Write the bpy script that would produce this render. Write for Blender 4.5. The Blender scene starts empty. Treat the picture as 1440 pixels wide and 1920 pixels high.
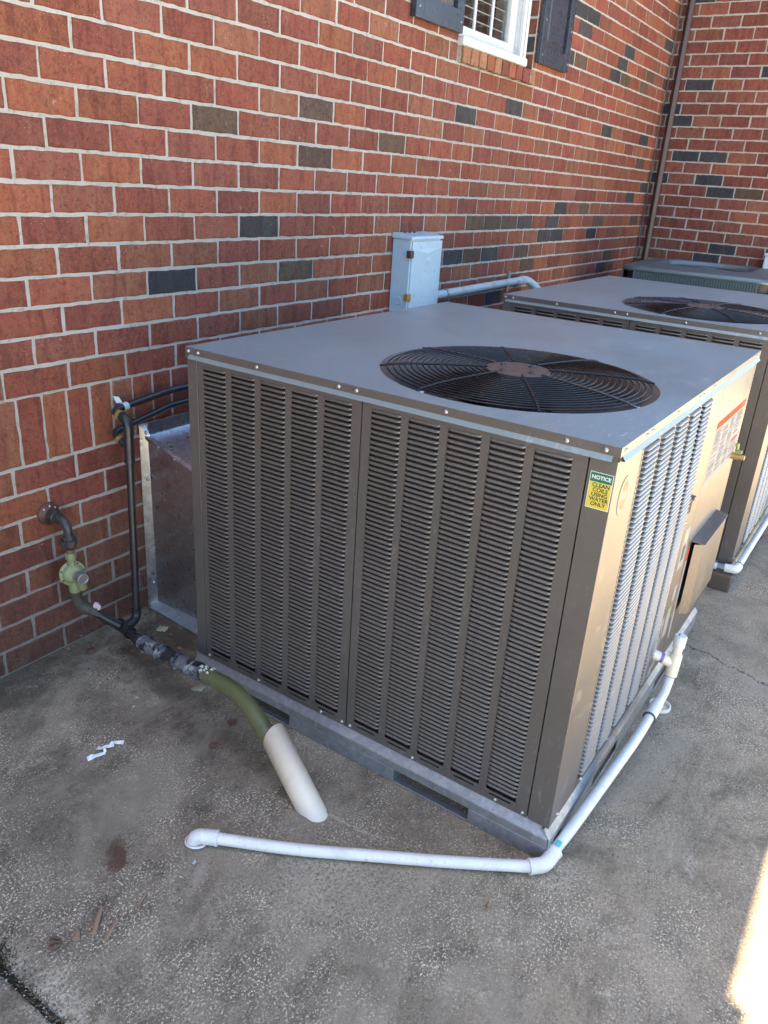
import bpy, math, random
from mathutils import Vector, Matrix, noise as mnoise
R = math.radians
rnd = random.Random(11)
scene = bpy.context.scene
COL = scene.collection

# ------------------------------------------------------------------ camera
cam_d = bpy.data.cameras.new('camera')
cam_d.sensor_fit = 'VERTICAL'
cam_d.sensor_height = 24.0
cam_d.lens = 18.283
cam_d.clip_start, cam_d.clip_end = 0.05, 400.0
cam = bpy.data.objects.new('camera', cam_d)
COL.objects.link(cam)
CAM = Vector((-1.43814, -2.02331, 1.48842))
cam.location = CAM
cam.rotation_euler = (1.16616, -0.06161, -0.97864)
scene.camera = cam

# ------------------------------------------------------------------ world, sun, exposure
SUN_EL, SUN_AZ = R(70.3), R(-20)        # azimuth measured from +Y towards +X
world = bpy.data.worlds.new('World')
scene.world = world
world.use_nodes = True
wn = world.node_tree
wn.nodes.clear()
sky = wn.nodes.new('ShaderNodeTexSky')
sky.sky_type = 'NISHITA'
sky.sun_disc = False
sky.sun_elevation = SUN_EL
sky.sun_rotation = SUN_AZ
sky.air_density, sky.dust_density, sky.ozone_density = 1.0, 1.0, 1.0
bg = wn.nodes.new('ShaderNodeBackground')
bg.inputs['Strength'].default_value = 0.058
wo = wn.nodes.new('ShaderNodeOutputWorld')
wn.links.new(sky.outputs[0], bg.inputs['Color'])
wn.links.new(bg.outputs[0], wo.inputs['Surface'])

sun_d = bpy.data.lights.new('sun', 'SUN')
sun_d.energy = 5.0
sun_d.angle = R(0.5)
sun_d.color = (1.0, 0.86, 0.62)
sun = bpy.data.objects.new('sun', sun_d)
COL.objects.link(sun)
to_sun = Vector((math.sin(SUN_AZ) * math.cos(SUN_EL), math.cos(SUN_AZ) * math.cos(SUN_EL), math.sin(SUN_EL)))
sun.rotation_euler = to_sun.to_track_quat('Z', 'Y').to_euler()
sun.location = (0, 4, 8)

scene.view_settings.view_transform = 'Standard'
scene.view_settings.look = 'None'
scene.view_settings.gamma = 1.0
scene.view_settings.use_curve_mapping = False
scene.view_settings.exposure = 3.55
scene.render.engine = 'CYCLES'
scene.cycles.max_bounces = 8
scene.cycles.diffuse_bounces = 4
scene.cycles.glossy_bounces = 4

# ------------------------------------------------------------------ material helpers
class NT:
    def __init__(self, name):
        self.m = bpy.data.materials.new(name)
        self.m.use_nodes = True
        self.t = self.m.node_tree
        self.t.nodes.clear()
        self.out = self.n('ShaderNodeOutputMaterial')
        self.b = self.n('ShaderNodeBsdfPrincipled')
        self.t.links.new(self.b.outputs[0], self.out.inputs[0])
    def n(self, ty, **k):
        nd = self.t.nodes.new(ty)
        for a, v in k.items():
            setattr(nd, a, v)
        return nd
    def l(self, a, b):
        self.t.links.new(a, b)
    def val(self, sock, v):
        if hasattr(v, 'is_output'):
            self.l(v, sock)
        else:
            sock.default_value = v
    def coord(self, kind='Object'):
        return self.n('ShaderNodeTexCoord').outputs[kind]
    def mapping(self, vec, scale=(1, 1, 1), loc=(0, 0, 0)):
        m = self.n('ShaderNodeMapping')
        self.l(vec, m.inputs['Vector'])
        m.inputs['Scale'].default_value = scale
        m.inputs['Location'].default_value = loc
        return m.outputs[0]
    def noise(self, vec, scale, detail=4, rough=0.55, dist=0.0):
        n = self.n('ShaderNodeTexNoise')
        self.l(vec, n.inputs['Vector'])
        n.inputs['Scale'].default_value = scale
        n.inputs['Detail'].default_value = detail
        n.inputs['Roughness'].default_value = rough
        n.inputs['Distortion'].default_value = dist
        return n.outputs['Fac']
    def voro(self, vec, scale, out='Distance', feature='F1'):
        n = self.n('ShaderNodeTexVoronoi', feature=feature)
        self.l(vec, n.inputs['Vector'])
        n.inputs['Scale'].default_value = scale
        return n.outputs[out]
    def ramp(self, fac, lo, hi, a=0.0, b=1.0, smooth=True):
        n = self.n('ShaderNodeMapRange')
        n.interpolation_type = 'SMOOTHSTEP' if smooth else 'LINEAR'
        n.inputs['From Min'].default_value = lo
        n.inputs['From Max'].default_value = hi
        n.inputs['To Min'].default_value = a
        n.inputs['To Max'].default_value = b
        self.l(fac, n.inputs['Value'])
        return n.outputs[0]
    def math(self, op, a, b=0.0):
        n = self.n('ShaderNodeMath', operation=op)
        self.val(n.inputs[0], a)
        self.val(n.inputs[1], b)
        return n.outputs[0]
    def mix(self, fac, a, b, blend='MIX'):
        n = self.n('ShaderNodeMix', data_type='RGBA', blend_type=blend)
        self.val(n.inputs[0], fac)
        for s, v in ((n.inputs[6], a), (n.inputs[7], b)):
            if hasattr(v, 'is_output'):
                self.l(v, s)
            else:
                s.default_value = (*v, 1) if len(v) == 3 else v
        return n.outputs[2]
    def bump(self, h, strength=0.3, dist=0.002):
        n = self.n('ShaderNodeBump')
        n.inputs['Strength'].default_value = strength
        n.inputs['Distance'].default_value = dist
        self.l(h, n.inputs['Height'])
        self.l(n.outputs[0], self.b.inputs['Normal'])
    def set(self, **k):
        for a, v in k.items():
            s = self.b.inputs[a.replace('_', ' ')]
            if hasattr(v, 'is_output'):
                self.l(v, s)
            elif isinstance(v, tuple) and len(v) == 3 and s.type == 'RGBA':
                s.default_value = (*v, 1)
            else:
                s.default_value = v
        return self.m

def simple(name, col, rough=0.5, metal=0.0, var=0.12, scale=30, spec=0.5, bump=0.0):
    t = NT(name)
    c = t.coord()
    n = t.noise(c, scale, 5)
    dark = tuple(x * (1 - var) for x in col)
    lite = tuple(min(1, x * (1 + var)) for x in col)
    t.set(Base_Color=t.mix(n, dark, lite), Metallic=metal, Specular_IOR_Level=spec,
          Roughness=t.ramp(t.noise(c, scale * 2.3, 3), 0.3, 0.7, max(0.02, rough - 0.08), min(1, rough + 0.08)))
    if bump:
        t.bump(t.noise(c, scale * 6, 3), bump, 0.001)
    return t.m

def m_paint(name, base, rough=0.34, metal=0.25, coat=0.0, scuffs=0.22):
    """semi-gloss sheet-metal paint with faint scuffs and dust"""
    t = NT(name)
    c = t.coord()
    big = t.noise(c, 3.0, 4, 0.6)
    fine = t.noise(c, 60, 4, 0.6)
    sc = t.noise(t.mapping(c, (5, 22, 9)), 3.2, 6, 0.7, 1.2)
    scuff = t.math('MULTIPLY', t.ramp(sc, 0.55, 0.68), t.ramp(t.noise(c, 2.6, 3), 0.44, 0.60))
    col = t.mix(big, tuple(x * 0.92 for x in base), tuple(x * 1.07 for x in base))
    col = t.mix(t.math('MULTIPLY', t.ramp(fine, 0.35, 0.75), 0.14), col, tuple(min(1, x * 1.35) for x in base))
    col = t.mix(t.math('MULTIPLY', scuff, scuffs), col, (0.46, 0.46, 0.46))
    rg = t.math('ADD', t.ramp(big, 0.3, 0.7, rough - 0.05, rough + 0.06), t.math('MULTIPLY', scuff, 0.15))
    t.set(Base_Color=col, Roughness=rg, Specular_IOR_Level=0.9, Metallic=metal, Coat_Weight=coat, Coat_IOR=1.75, Coat_Roughness=0.22)
    t.bump(t.noise(c, 420, 2), 0.05, 0.0006)
    return t.m

def m_galv(name, base=(0.30, 0.31, 0.32), rough=0.42, grime=0.5, metal=0.6, wav=0.12):
    """zinc coated steel: spangle, stains, dull patches"""
    t = NT(name)
    c = t.coord()
    v = t.voro(c, 85, 'Color')
    sp = t.n('ShaderNodeSeparateColor')
    t.l(v, sp.inputs[0])
    big = t.noise(c, 7, 5, 0.65)
    st = t.noise(t.mapping(c, (20, 20, 4)), 1.6, 5, 0.65)
    col = t.mix(sp.outputs[0], tuple(x * 0.86 for x in base), tuple(min(1, x * 1.12) for x in base))
    col = t.mix(t.math('MULTIPLY', t.ramp(big, 0.45, 0.7), grime), col, (0.20, 0.185, 0.165))
    col = t.mix(t.math('MULTIPLY', t.ramp(st, 0.58, 0.75), grime * 0.7), col, (0.62, 0.62, 0.62))
    t.set(Base_Color=col, Metallic=metal, Roughness=t.math('ADD', t.ramp(big, 0.3, 0.7, rough - 0.1 * min(1, grime * 3), rough + 0.16 * min(1, grime * 3)), t.math('MULTIPLY', sp.outputs[1], 0.08)))
    t.bump(t.noise(t.mapping(c, (1, 0.5, 2)), 7, 2), wav, 0.003)
    return t.m

def m_brick(name, source):
    """wire-cut face brick; the brick's own colour comes from the object or from the 'tint' attribute"""
    t = NT(name)
    c = t.coord()
    oi = t.n('ShaderNodeObjectInfo')
    if source == 'object':
        own = oi.outputs['Color']
        off = t.n('ShaderNodeVectorMath', operation='ADD')
        sc = t.n('ShaderNodeVectorMath', operation='SCALE')
        cmb = t.n('ShaderNodeCombineXYZ')
        t.l(oi.outputs['Random'], cmb.inputs[0]); t.l(oi.outputs['Random'], cmb.inputs[1]); t.l(oi.outputs['Random'], cmb.inputs[2])
        t.l(cmb.outputs[0], sc.inputs[0]); sc.inputs['Scale'].default_value = 37.0
        t.l(c, off.inputs[0]); t.l(sc.outputs[0], off.inputs[1])
        c = off.outputs[0]
    else:
        own = t.n('ShaderNodeAttribute', attribute_name='tint').outputs['Color']
    band = t.noise(t.mapping(c, (30, 30, 7)), 1.0, 5, 0.6, 0.8)
    blot = t.noise(c, 19, 5, 0.65, 0.5)
    mott = t.noise(c, 70, 6, 0.72)
    grit = t.noise(c, 260, 4, 0.75)
    col = t.mix(t.math('MULTIPLY', t.ramp(band, 0.50, 0.62), 0.8), own, t.mix(1.0, own, (1.08, 1.38, 1.32), 'MULTIPLY'))
    col = t.mix(t.math('MULTIPLY', t.ramp(band, 0.47, 0.36), 0.75), col, t.mix(1.0, own, (0.62, 0.55, 0.62), 'MULTIPLY'))
    col = t.mix(t.math('MULTIPLY', t.ramp(blot, 0.50, 0.66), 0.6), col, t.mix(1.0, own, (0.72, 0.85, 0.92), 'MULTIPLY'))
    col = t.mix(t.ramp(mott, 0.52, 0.34, 0.0, 0.65), col, t.mix(1.0, own, (0.42, 0.40, 0.42), 'MULTIPLY'))
    col = t.mix(t.ramp(grit, 0.50, 0.34, 0.0, 0.6), col, t.mix(1.0, own, (0.36, 0.34, 0.36), 'MULTIPLY'))
    col = t.mix(t.math('MULTIPLY', t.ramp(grit, 0.55, 0.72), 0.38), col, t.mix(0.35, own, (0.50, 0.36, 0.28)))
    # lime specks and chalky mortar smears
    sp = t.math('MULTIPLY', t.ramp(t.voro(c, 120), 0.16, 0.07), t.ramp(t.noise(c, 9, 3), 0.50, 0.66))
    sm = t.math('MULTIPLY', t.ramp(t.noise(c, 34, 6, 0.75), 0.60, 0.72), t.ramp(t.noise(c, 5, 2), 0.52, 0.68))
    col = t.mix(t.math('MULTIPLY', t.math('MAXIMUM', sp, sm), 0.7), col, (0.50, 0.45, 0.39))
    t.set(Base_Color=col, Roughness=0.82, Specular_IOR_Level=0.32)
    h = t.math('ADD', t.math('MULTIPLY', grit, 0.6), t.math('MULTIPLY', mott, 0.8))
    t.bump(h, 0.7, 0.003)
    return t.m

def m_mortar(name):
    t = NT(name)
    c = t.coord()
    n1 = t.noise(c, 6, 5, 0.65)
    n2 = t.noise(c, 180, 4, 0.7)
    n3 = t.noise(c, 40, 5, 0.7)
    col = t.mix(n2, (0.265, 0.252, 0.222), (0.49, 0.475, 0.43))
    col = t.mix(t.ramp(n1, 0.42, 0.75, 0.0, 0.5), col, (0.33, 0.315, 0.285))
    col = t.mix(t.ramp(n3, 0.52, 0.70, 0.0, 0.75), col, (0.19, 0.175, 0.15))
    col = t.mix(t.ramp(t.noise(c, 2.2, 3), 0.4, 0.7, 0.0, 0.4), col, (0.30, 0.27, 0.225))
    sz = t.n('ShaderNodeSeparateXYZ')
    t.l(c, sz.inputs[0])
    low = t.ramp(t.math('ADD', sz.outputs[2], t.math('MULTIPLY', t.math('SUBTRACT', n1, 0.5), 0.5)), 0.62, 0.05)
    col = t.mix(t.math('MULTIPLY', low, 0.6), col, (0.135, 0.112, 0.088))
    t.set(Base_Color=col, Roughness=0.92, Specular_IOR_Level=0.2)
    t.bump(t.math('ADD', n3, t.math('MULTIPLY', n2, 0.7)), 0.8, 0.004)
    return t.m

def m_concrete(name, local=True):
    """weathered broom-worn slab with exposed sand, stains, crusts; positions are world metres"""
    t = NT(name)
    c = t.coord()
    wob = t.noise(c, 5.5, 4, 0.6)
    big = t.noise(c, 1.1, 5, 0.6)
    mid = t.noise(c, 7.5, 6, 0.68, 0.6)
    grain = t.noise(c, 170, 5, 0.72)
    fleck = t.voro(c, 260)
    fleck2 = t.noise(c, 150, 4, 0.7)
    wear = t.math('MULTIPLY', t.ramp(t.noise(c, 2.6, 6, 0.7, 0.5), 0.43, 0.66), t.ramp(mid, 0.32, 0.62))
    g2 = t.noise(c, 48, 9, 0.82)
    gg = t.noise(c, 120, 6, 0.85)
    patch = t.noise(c, 13, 7, 0.75, 0.3)
    col = t.mix(t.ramp(mid, 0.28, 0.72), (0.112, 0.096, 0.073), (0.215, 0.184, 0.140))
    col = t.mix(t.ramp(big, 0.42, 0.66, 0, 0.5), col, (0.165, 0.135, 0.098))
    col = t.mix(t.ramp(patch, 0.36, 0.66, 0.0, 0.55), col, (0.27, 0.235, 0.180))
    col = t.mix(t.ramp(patch, 0.48, 0.30, 0.0, 0.55), col, (0.075, 0.064, 0.049))
    col = t.mix(t.ramp(g2, 0.48, 0.30, 0, 0.9), col, (0.040, 0.034, 0.027))
    col = t.mix(t.ramp(g2, 0.54, 0.72, 0, 0.75), col, (0.38, 0.335, 0.262))
    col = t.mix(t.ramp(gg, 0.46, 0.32, 0, 0.85), col, (0.034, 0.029, 0.023))
    col = t.mix(t.ramp(gg, 0.55, 0.70, 0, 0.8), col, (0.47, 0.42, 0.335))
    fl = t.math('MULTIPLY', t.ramp(t.noise(c, 175, 3, 0.8), 0.545, 0.61), t.ramp(t.noise(c, 3.4, 8, 0.80), 0.43, 0.60, 0.05, 1.0))
    col = t.mix(t.ramp(t.noise(c, 210, 4, 0.8), 0.50, 0.36, 0.0, 0.8), col, (0.030, 0.026, 0.021))
    col = t.mix(fl, col, (0.80, 0.74, 0.62))
    col = t.mix(t.math('MULTIPLY', wear, 0.28), col, (0.33, 0.29, 0.225))
    rough = 0.86
    if local:
        sep = t.n('ShaderNodeSeparateXYZ')
        t.l(c, sep.inputs[0])
        X, Y = sep.outputs[0], sep.outputs[1]
        def blob(cx, cy, rx, ry, soft=0.6, wobble=0.55, rot=0.0):
            ca, sa = math.cos(rot), math.sin(rot)
            dx = t.math('SUBTRACT', X, cx)
            dy = t.math('SUBTRACT', Y, cy)
            a = t.math('ADD', t.math('MULTIPLY', dx, ca / rx), t.math('MULTIPLY', dy, sa / rx))
            b = t.math('ADD', t.math('MULTIPLY', dx, -sa / ry), t.math('MULTIPLY', dy, ca / ry))
            d = t.math('SQRT', t.math('ADD', t.math('MULTIPLY', a, a), t.math('MULTIPLY', b, b)))
            d = t.math('ADD', d, t.math('MULTIPLY', t.math('SUBTRACT', t.math('MULTIPLY', t.math('ADD', mid, patch), 0.5), 0.5), wobble * 3.6))
            return t.ramp(d, 1.0, 1.0 - soft)
        def paint(mask, k, rgb):
            nonlocal col
            col = t.mix(t.math('MULTIPLY', mask, k), col, rgb)
        # damp, dirty strip along the wall and round the duct
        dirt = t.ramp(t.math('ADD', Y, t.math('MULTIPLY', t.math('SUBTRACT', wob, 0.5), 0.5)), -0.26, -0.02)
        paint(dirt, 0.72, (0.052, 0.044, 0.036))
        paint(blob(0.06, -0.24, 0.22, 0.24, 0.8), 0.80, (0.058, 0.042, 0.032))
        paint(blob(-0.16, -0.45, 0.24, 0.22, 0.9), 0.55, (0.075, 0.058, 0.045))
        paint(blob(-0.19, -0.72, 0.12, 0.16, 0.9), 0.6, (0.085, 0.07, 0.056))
        # two black drips, the rust patch, the brown smudge under the white pipe
        paint(blob(-0.145, -0.30, 0.035, 0.028, 0.5), 0.9, (0.02, 0.019, 0.018))
        paint(blob(-0.175, -0.36, 0.018, 0.014, 0.5), 0.9, (0.018, 0.017, 0.016))
        paint(blob(-0.613, -0.834, 0.055, 0.034, 0.6, 1.1, 0.9), 0.85, (0.085, 0.034, 0.02))
        paint(blob(-0.25, -1.34, 0.14, 0.022, 0.9, 0.4, -1.02), 0.55, (0.12, 0.075, 0.045))
        paint(blob(-0.53, -1.05, 0.07, 0.02, 0.8, 0.4), 0.35, (0.14, 0.09, 0.06))
        # pale lime crusts: at the drain outlet, below the pipe, along the joint
        paint(blob(-0.535, -1.015, 0.11, 0.022, 1.0, 0.7, -2.7), 0.35, (0.45, 0.42, 0.36))
        paint(t.math('MULTIPLY', blob(-0.42, -1.28, 0.20, 0.16, 0.9), t.math('MULTIPLY', t.ramp(patch, 0.40, 0.62), t.ramp(gg, 0.44, 0.60))), 0.8, (0.50, 0.46, 0.38))
        paint(t.math('MULTIPLY', blob(-0.66, -1.12, 0.26, 0.24, 1.0), t.math('MULTIPLY', t.ramp(patch, 0.42, 0.62), t.ramp(gg, 0.46, 0.60))), 0.65, (0.47, 0.44, 0.36))
        paint(t.math('MULTIPLY', blob(-0.905, -1.0, 0.075, 0.34, 0.9), t.math('MULTIPLY', t.ramp(patch, 0.34, 0.56), t.ramp(gg, 0.42, 0.56))), 0.85, (0.50, 0.47, 0.39))
        paint(t.math('MULTIPLY', blob(-0.03, -1.70, 0.13, 0.06, 0.9), t.ramp(gg, 0.45, 0.6)), 0.6, (0.42, 0.38, 0.31))
        paint(t.math('MULTIPLY', blob(-0.20, -1.50, 0.30, 0.10, 0.9, 0.6, -1.0), t.math('MULTIPLY', t.ramp(patch, 0.42, 0.62), t.ramp(gg, 0.46, 0.60))), 0.55, (0.45, 0.41, 0.34))
        sc = t.noise(t.mapping(c, (14, 5, 1)), 1.6, 7, 0.7, 1.4)
        paint(t.math('MULTIPLY', t.ramp(sc, 0.60, 0.68), t.ramp(big, 0.40, 0.6)), 0.30, (0.42, 0.40, 0.35))
        # bluish grey worn area; open-side paving browned to carry bounce light from the sunlit side
        paint(blob(-0.62, -0.62, 0.36, 0.30, 1.0), 0.30, (0.105, 0.102, 0.088))
        warm_bounce = t.ramp(t.math('ADD', Y, t.math('MULTIPLY', X, -0.35)), -1.05, -1.9)
        paint(t.math('MULTIPLY', warm_bounce, t.ramp(mid, 0.30, 0.62, 0.35, 1.0)), 0.42, (0.40, 0.325, 0.235))
        paint(t.math('MULTIPLY', warm_bounce, t.ramp(gg, 0.50, 0.34)), 0.75, (0.085, 0.068, 0.05))
        paint(t.math('MULTIPLY', warm_bounce, t.ramp(gg, 0.55, 0.70)), 0.6, (0.55, 0.47, 0.36))
        paint(t.math('MULTIPLY', blob(0.28, -1.86, 0.10, 0.06, 0.9), t.ramp(gg, 0.42, 0.6)), 0.5, (0.40, 0.35, 0.28))
        # broad weathering: pale worn ground in the middle and along the walkway, dark damp tongues
        wz = t.noise(t.mapping(c, (1.0, 1.6, 1), (3.3, 1.2, 0)), 1.9, 6, 0.7, 0.8)
        paint(t.ramp(wz, 0.50, 0.66), 0.5, (0.31, 0.28, 0.23))
        paint(t.math('MULTIPLY', blob(-0.36, -1.25, 0.34, 0.20, 1.0, 0.9, -1.0), t.ramp(gg, 0.40, 0.56)), 0.45, (0.50, 0.46, 0.39))
        paint(t.ramp(wz, 0.46, 0.34), 0.55, (0.070, 0.060, 0.048))
        paint(t.math('MULTIPLY', t.ramp(t.noise(c, 6.3, 7, 0.75, 0.6), 0.57, 0.66), t.ramp(gg, 0.42, 0.58)), 0.55, (0.50, 0.46, 0.38))
        paint(t.ramp(t.noise(t.mapping(c, (1, 1, 1), (7.1, 2.4, 0)), 4.4, 6, 0.7, 0.9), 0.60, 0.68), 0.35, (0.10, 0.06, 0.038))
        # hairline crack
        cr = t.math('ABSOLUTE', t.math('ADD', t.math('SUBTRACT', X, 1.19), t.math('ADD', t.math('MULTIPLY', t.math('ADD', Y, 1.8), -0.28), t.math('MULTIPLY', t.math('SUBTRACT', t.noise(c, 11, 5, 0.7), 0.5), 0.14))))
        paint(t.math('MULTIPLY', t.ramp(cr, 0.006, 0.001), t.ramp(Y, -1.62, -1.68)), 0.9, (0.035, 0.032, 0.03))
        cr2 = t.math('ABSOLUTE', t.math('ADD', t.math('ADD', X, 0.203), t.math('ADD', t.math('MULTIPLY', t.math('ADD', Y, 1.2), 0.1), t.math('MULTIPLY', t.math('SUBTRACT', t.noise(c, 19, 5, 0.7), 0.5), 0.05))))
        paint(t.math('MULTIPLY', t.ramp(cr2, 0.004, 0.001), t.math('MULTIPLY', t.ramp(Y, -1.10, -1.12), t.ramp(Y, -1.30, -1.27))), 0.55, (0.42, 0.40, 0.36))
    gain = t.n('ShaderNodeMix', data_type='RGBA', blend_type='MULTIPLY')
    gain.inputs[0].default_value = 1.0
    t.l(col, gain.inputs[6])
    gain.inputs[7].default_value = (1.09, 1.01, 0.90, 1)
    col = gain.outputs[2]
    t.set(Base_Color=col, Roughness=rough, Specular_IOR_Level=0.3)
    h = t.math('ADD', t.math('MULTIPLY', gg, 0.8), t.math('MULTIPLY', g2, 0.8))
    t.bump(h, 0.5, 0.003)
    return t.m

def m_stained(name, base, stains, rough=0.4, metal=0.0, spec=0.5):
    """base colour with several noise driven stain colours: (scale, lo, hi, amount, colour)"""
    t = NT(name)
    c = t.coord()
    col = t.mix(t.noise(c, 25, 4), tuple(x * 0.9 for x in base), tuple(min(1, x * 1.08) for x in base))
    for i, (s, lo, hi, k, rgb) in enumerate(stains):
        m = t.ramp(t.noise(t.mapping(c, (1, 1, 1), (i * 3.1, i * 1.7, i)), s, 6, 0.68, 0.4), lo, hi)
        col = t.mix(t.math('MULTIPLY', m, k), col, rgb)
    t.set(Base_Color=col, Roughness=t.ramp(t.noise(c, 40, 3), 0.3, 0.7, rough - 0.07, rough + 0.1), Metallic=metal, Specular_IOR_Level=spec)
    t.bump(t.noise(c, 110, 4), 0.15, 0.001)
    return t.m

TAUPE = (0.112, 0.101, 0.091)
M = {}
M['paint'] = m_paint('taupe_metal_paint', TAUPE)
M['top_sky_paint'] = m_paint('sky_tinted_top_paint', (0.170, 0.225, 0.240), 0.36, 0.1, 0.0, 0.62)  # blue sky sheen put into the colour of top and cap lip; scuffs are wear
M['gloss'] = m_paint('sky_tinted_louver_paint', (0.080, 0.084, 0.090), 0.3, 0.25, 0.42)  # side louvers: same paint made bluer and coated to carry the sky's reflection
M['louver'] = m_paint('taupe_louver_paint', TAUPE, 0.34)
M['galv'] = m_galv('galvanized_steel')
M['duct'] = m_galv('duct_steel', (0.62, 0.64, 0.67), 0.27, 0.0, 1.0, 0.015)
M['bolt'] = simple('zinc_screw', (0.40, 0.40, 0.39), 0.38, 0.8)
M['dark'] = simple('dark_interior', (0.012, 0.012, 0.012), 0.7)
M['brick_o'] = m_brick('face_brick', 'object')
M['brick_a'] = m_brick('face_brick_mass', 'attribute')
M['mortar'] = m_mortar('lime_mortar')
M['concrete'] = m_concrete('weathered_concrete')
M['concrete_far'] = m_concrete('plain_concrete', False)
M['concrete_bounce'] = simple('bounce_concrete', (0.40, 0.38, 0.345), 0.9, 0, 0.15, 4, 0.3, 0.3)
M['joint'] = simple('packed_joint_dirt', (0.048, 0.040, 0.028), 0.95, 0, 0.6, 160, 0.2, 0.6)
M['soil'] = simple('dark_soil', (0.035, 0.03, 0.022), 0.95, 0, 0.5, 60, 0.2, 0.5)
M['wire'] = simple('black_wire_coating', (0.007, 0.0075, 0.0085), 0.34, 0, 0.2, 20, 0.35)
M['spoke_sheen'] = simple('sky_lit_spoke', (0.10, 0.105, 0.115), 0.28, 0.6)  # lighter copy for two spokes, the sky's reflection put into their colour
M['hub'] = m_stained('brown_hub_plate', (0.075, 0.052, 0.042), [(18, 0.5, 0.7, 0.5, (0.10, 0.075, 0.062))], 0.42)
M['blade'] = simple('fan_blade_metal', (0.008, 0.009, 0.011), 0.42, 0.0, 0.12, 30, 0.3)
M['rim'] = m_paint('fan_rim_paint', (0.115, 0.098, 0.088), 0.42)
M['pvc'] = m_stained('white_pvc', (0.72, 0.70, 0.65), [(9, 0.52, 0.70, 0.40, (0.52, 0.46, 0.39)), (55, 0.60, 0.70, 0.55, (0.32, 0.28, 0.23)), (130, 0.60, 0.70, 0.5, (0.25, 0.22, 0.18)), (6, 0.60, 0.75, 0.25, (0.56, 0.52, 0.66))], 0.32)
M['pvc_old'] = m_stained('ivory_pvc', (0.80, 0.71, 0.54), [(11, 0.50, 0.72, 0.4, (0.62, 0.50, 0.34)), (70, 0.63, 0.72, 0.6, (0.30, 0.25, 0.19)), (5, 0.55, 0.7, 0.22, (0.78, 0.76, 0.72))], 0.42)
M['primer'] = simple('violet_primer', (0.18, 0.13, 0.42), 0.4)
M['black'] = m_stained('black_iron_pipe', (0.016, 0.016, 0.017), [(14, 0.55, 0.75, 0.4, (0.05, 0.042, 0.036)), (60, 0.62, 0.72, 0.4, (0.09, 0.075, 0.06))], 0.34)
M['iron'] = m_stained('grimy_iron_fitting', (0.045, 0.044, 0.045), [(30, 0.5, 0.66, 0.5, (0.12, 0.085, 0.06)), (70, 0.62, 0.7, 0.6, (0.30, 0.28, 0.25))], 0.45, 0.3)
M['flange'] = m_stained('red_oxide_flange', (0.075, 0.030, 0.022), [(25, 0.5, 0.7, 0.5, (0.045, 0.022, 0.018)), (80, 0.64, 0.7, 0.7, (0.32, 0.24, 0.2))], 0.5)
M['regulator'] = m_stained('pale_green_enamel', (0.205, 0.235, 0.115), [(16, 0.48, 0.66, 0.6, (0.20, 0.20, 0.075)), (50, 0.62, 0.72, 0.5, (0.15, 0.16, 0.08)), (90, 0.66, 0.72, 0.6, (0.06, 0.06, 0.04))], 0.4)
M['olive_iron'] = m_stained('mossy_iron', (0.050, 0.046, 0.030), [(22, 0.5, 0.68, 0.6, (0.085, 0.085, 0.045)), (60, 0.6, 0.7, 0.5, (0.025, 0.025, 0.02))], 0.6)
M['olive'] = m_stained('olive_coated_pipe', (0.115, 0.122, 0.050), [(10, 0.5, 0.70, 0.55, (0.22, 0.225, 0.15)), (13, 0.54, 0.66, 0.6, (0.055, 0.06, 0.042)), (70, 0.62, 0.7, 0.6, (0.05, 0.055, 0.035))], 0.5)
M['tape'] = m_stained('grey_wrap_tape', (0.13, 0.135, 0.14), [(13, 0.46, 0.53, 0.95, (0.014, 0.014, 0.016)), (24, 0.56, 0.64, 0.8, (0.40, 0.40, 0.40)), (60, 0.60, 0.68, 0.5, (0.02, 0.02, 0.02))], 0.38)
M['putty'] = simple('dried_putty', (0.50, 0.49, 0.40), 0.8, 0, 0.25, 60, 0.3, 0.4)
M['brass'] = m_stained('dull_brass', (0.42, 0.30, 0.10), [(40, 0.5, 0.7, 0.5, (0.20, 0.13, 0.05))], 0.38, 0.6)
M['pink'] = simple('pink_handle', (0.55, 0.40, 0.42), 0.5)
M['vent'] = m_stained('dull_pewter', (0.27, 0.255, 0.25), [(30, 0.5, 0.7, 0.5, (0.14, 0.12, 0.10))], 0.42, 0.5)
M['ebox'] = m_stained('pale_grey_box_paint', (0.37, 0.49, 0.56), [(9, 0.5, 0.75, 0.3, (0.40, 0.42, 0.43)), (80, 0.66, 0.73, 0.4, (0.25, 0.25, 0.24))], 0.33)
M['conduit'] = m_stained('conduit_grey', (0.40, 0.47, 0.48), [(12, 0.48, 0.7, 0.6, (0.30, 0.25, 0.14)), (6, 0.5, 0.7, 0.3, (0.5, 0.52, 0.52))], 0.35)
M['shutter'] = m_stained('dark_blue_shutter_paint', (0.026, 0.034, 0.050), [(6, 0.45, 0.75, 0.5, (0.04, 0.05, 0.066)), (130, 0.68, 0.74, 0.5, (0.15, 0.15, 0.14))], 0.3)
M['vinyl'] = simple('white_vinyl', (0.54, 0.56, 0.55), 0.3, 0, 0.04, 8)
M['blind'] = simple('cream_blind_slat', (0.70, 0.68, 0.64), 0.5)
M['room'] = simple('dim_room', (0.03, 0.028, 0.026), 0.8)
M['downspout'] = m_stained('brown_downspout_paint', (0.046, 0.024, 0.022), [(5, 0.5, 0.7, 0.3, (0.045, 0.025, 0.023))], 0.36)
M['condenser'] = m_paint('grey_green_condenser_paint', (0.075, 0.115, 0.125), 0.32)
M['roof'] = simple('shingle', (0.06, 0.055, 0.05), 0.9)
M['trim'] = simple('white_trim', (0.75, 0.74, 0.71), 0.5)
M['label_white'] = simple('white_label', (0.27, 0.27, 0.27), 0.75, 0, 0.04, 30, 0.12)
M['label_front'] = simple('white_front_label', (0.6, 0.6, 0.59), 0.5, 0, 0.04)
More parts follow.
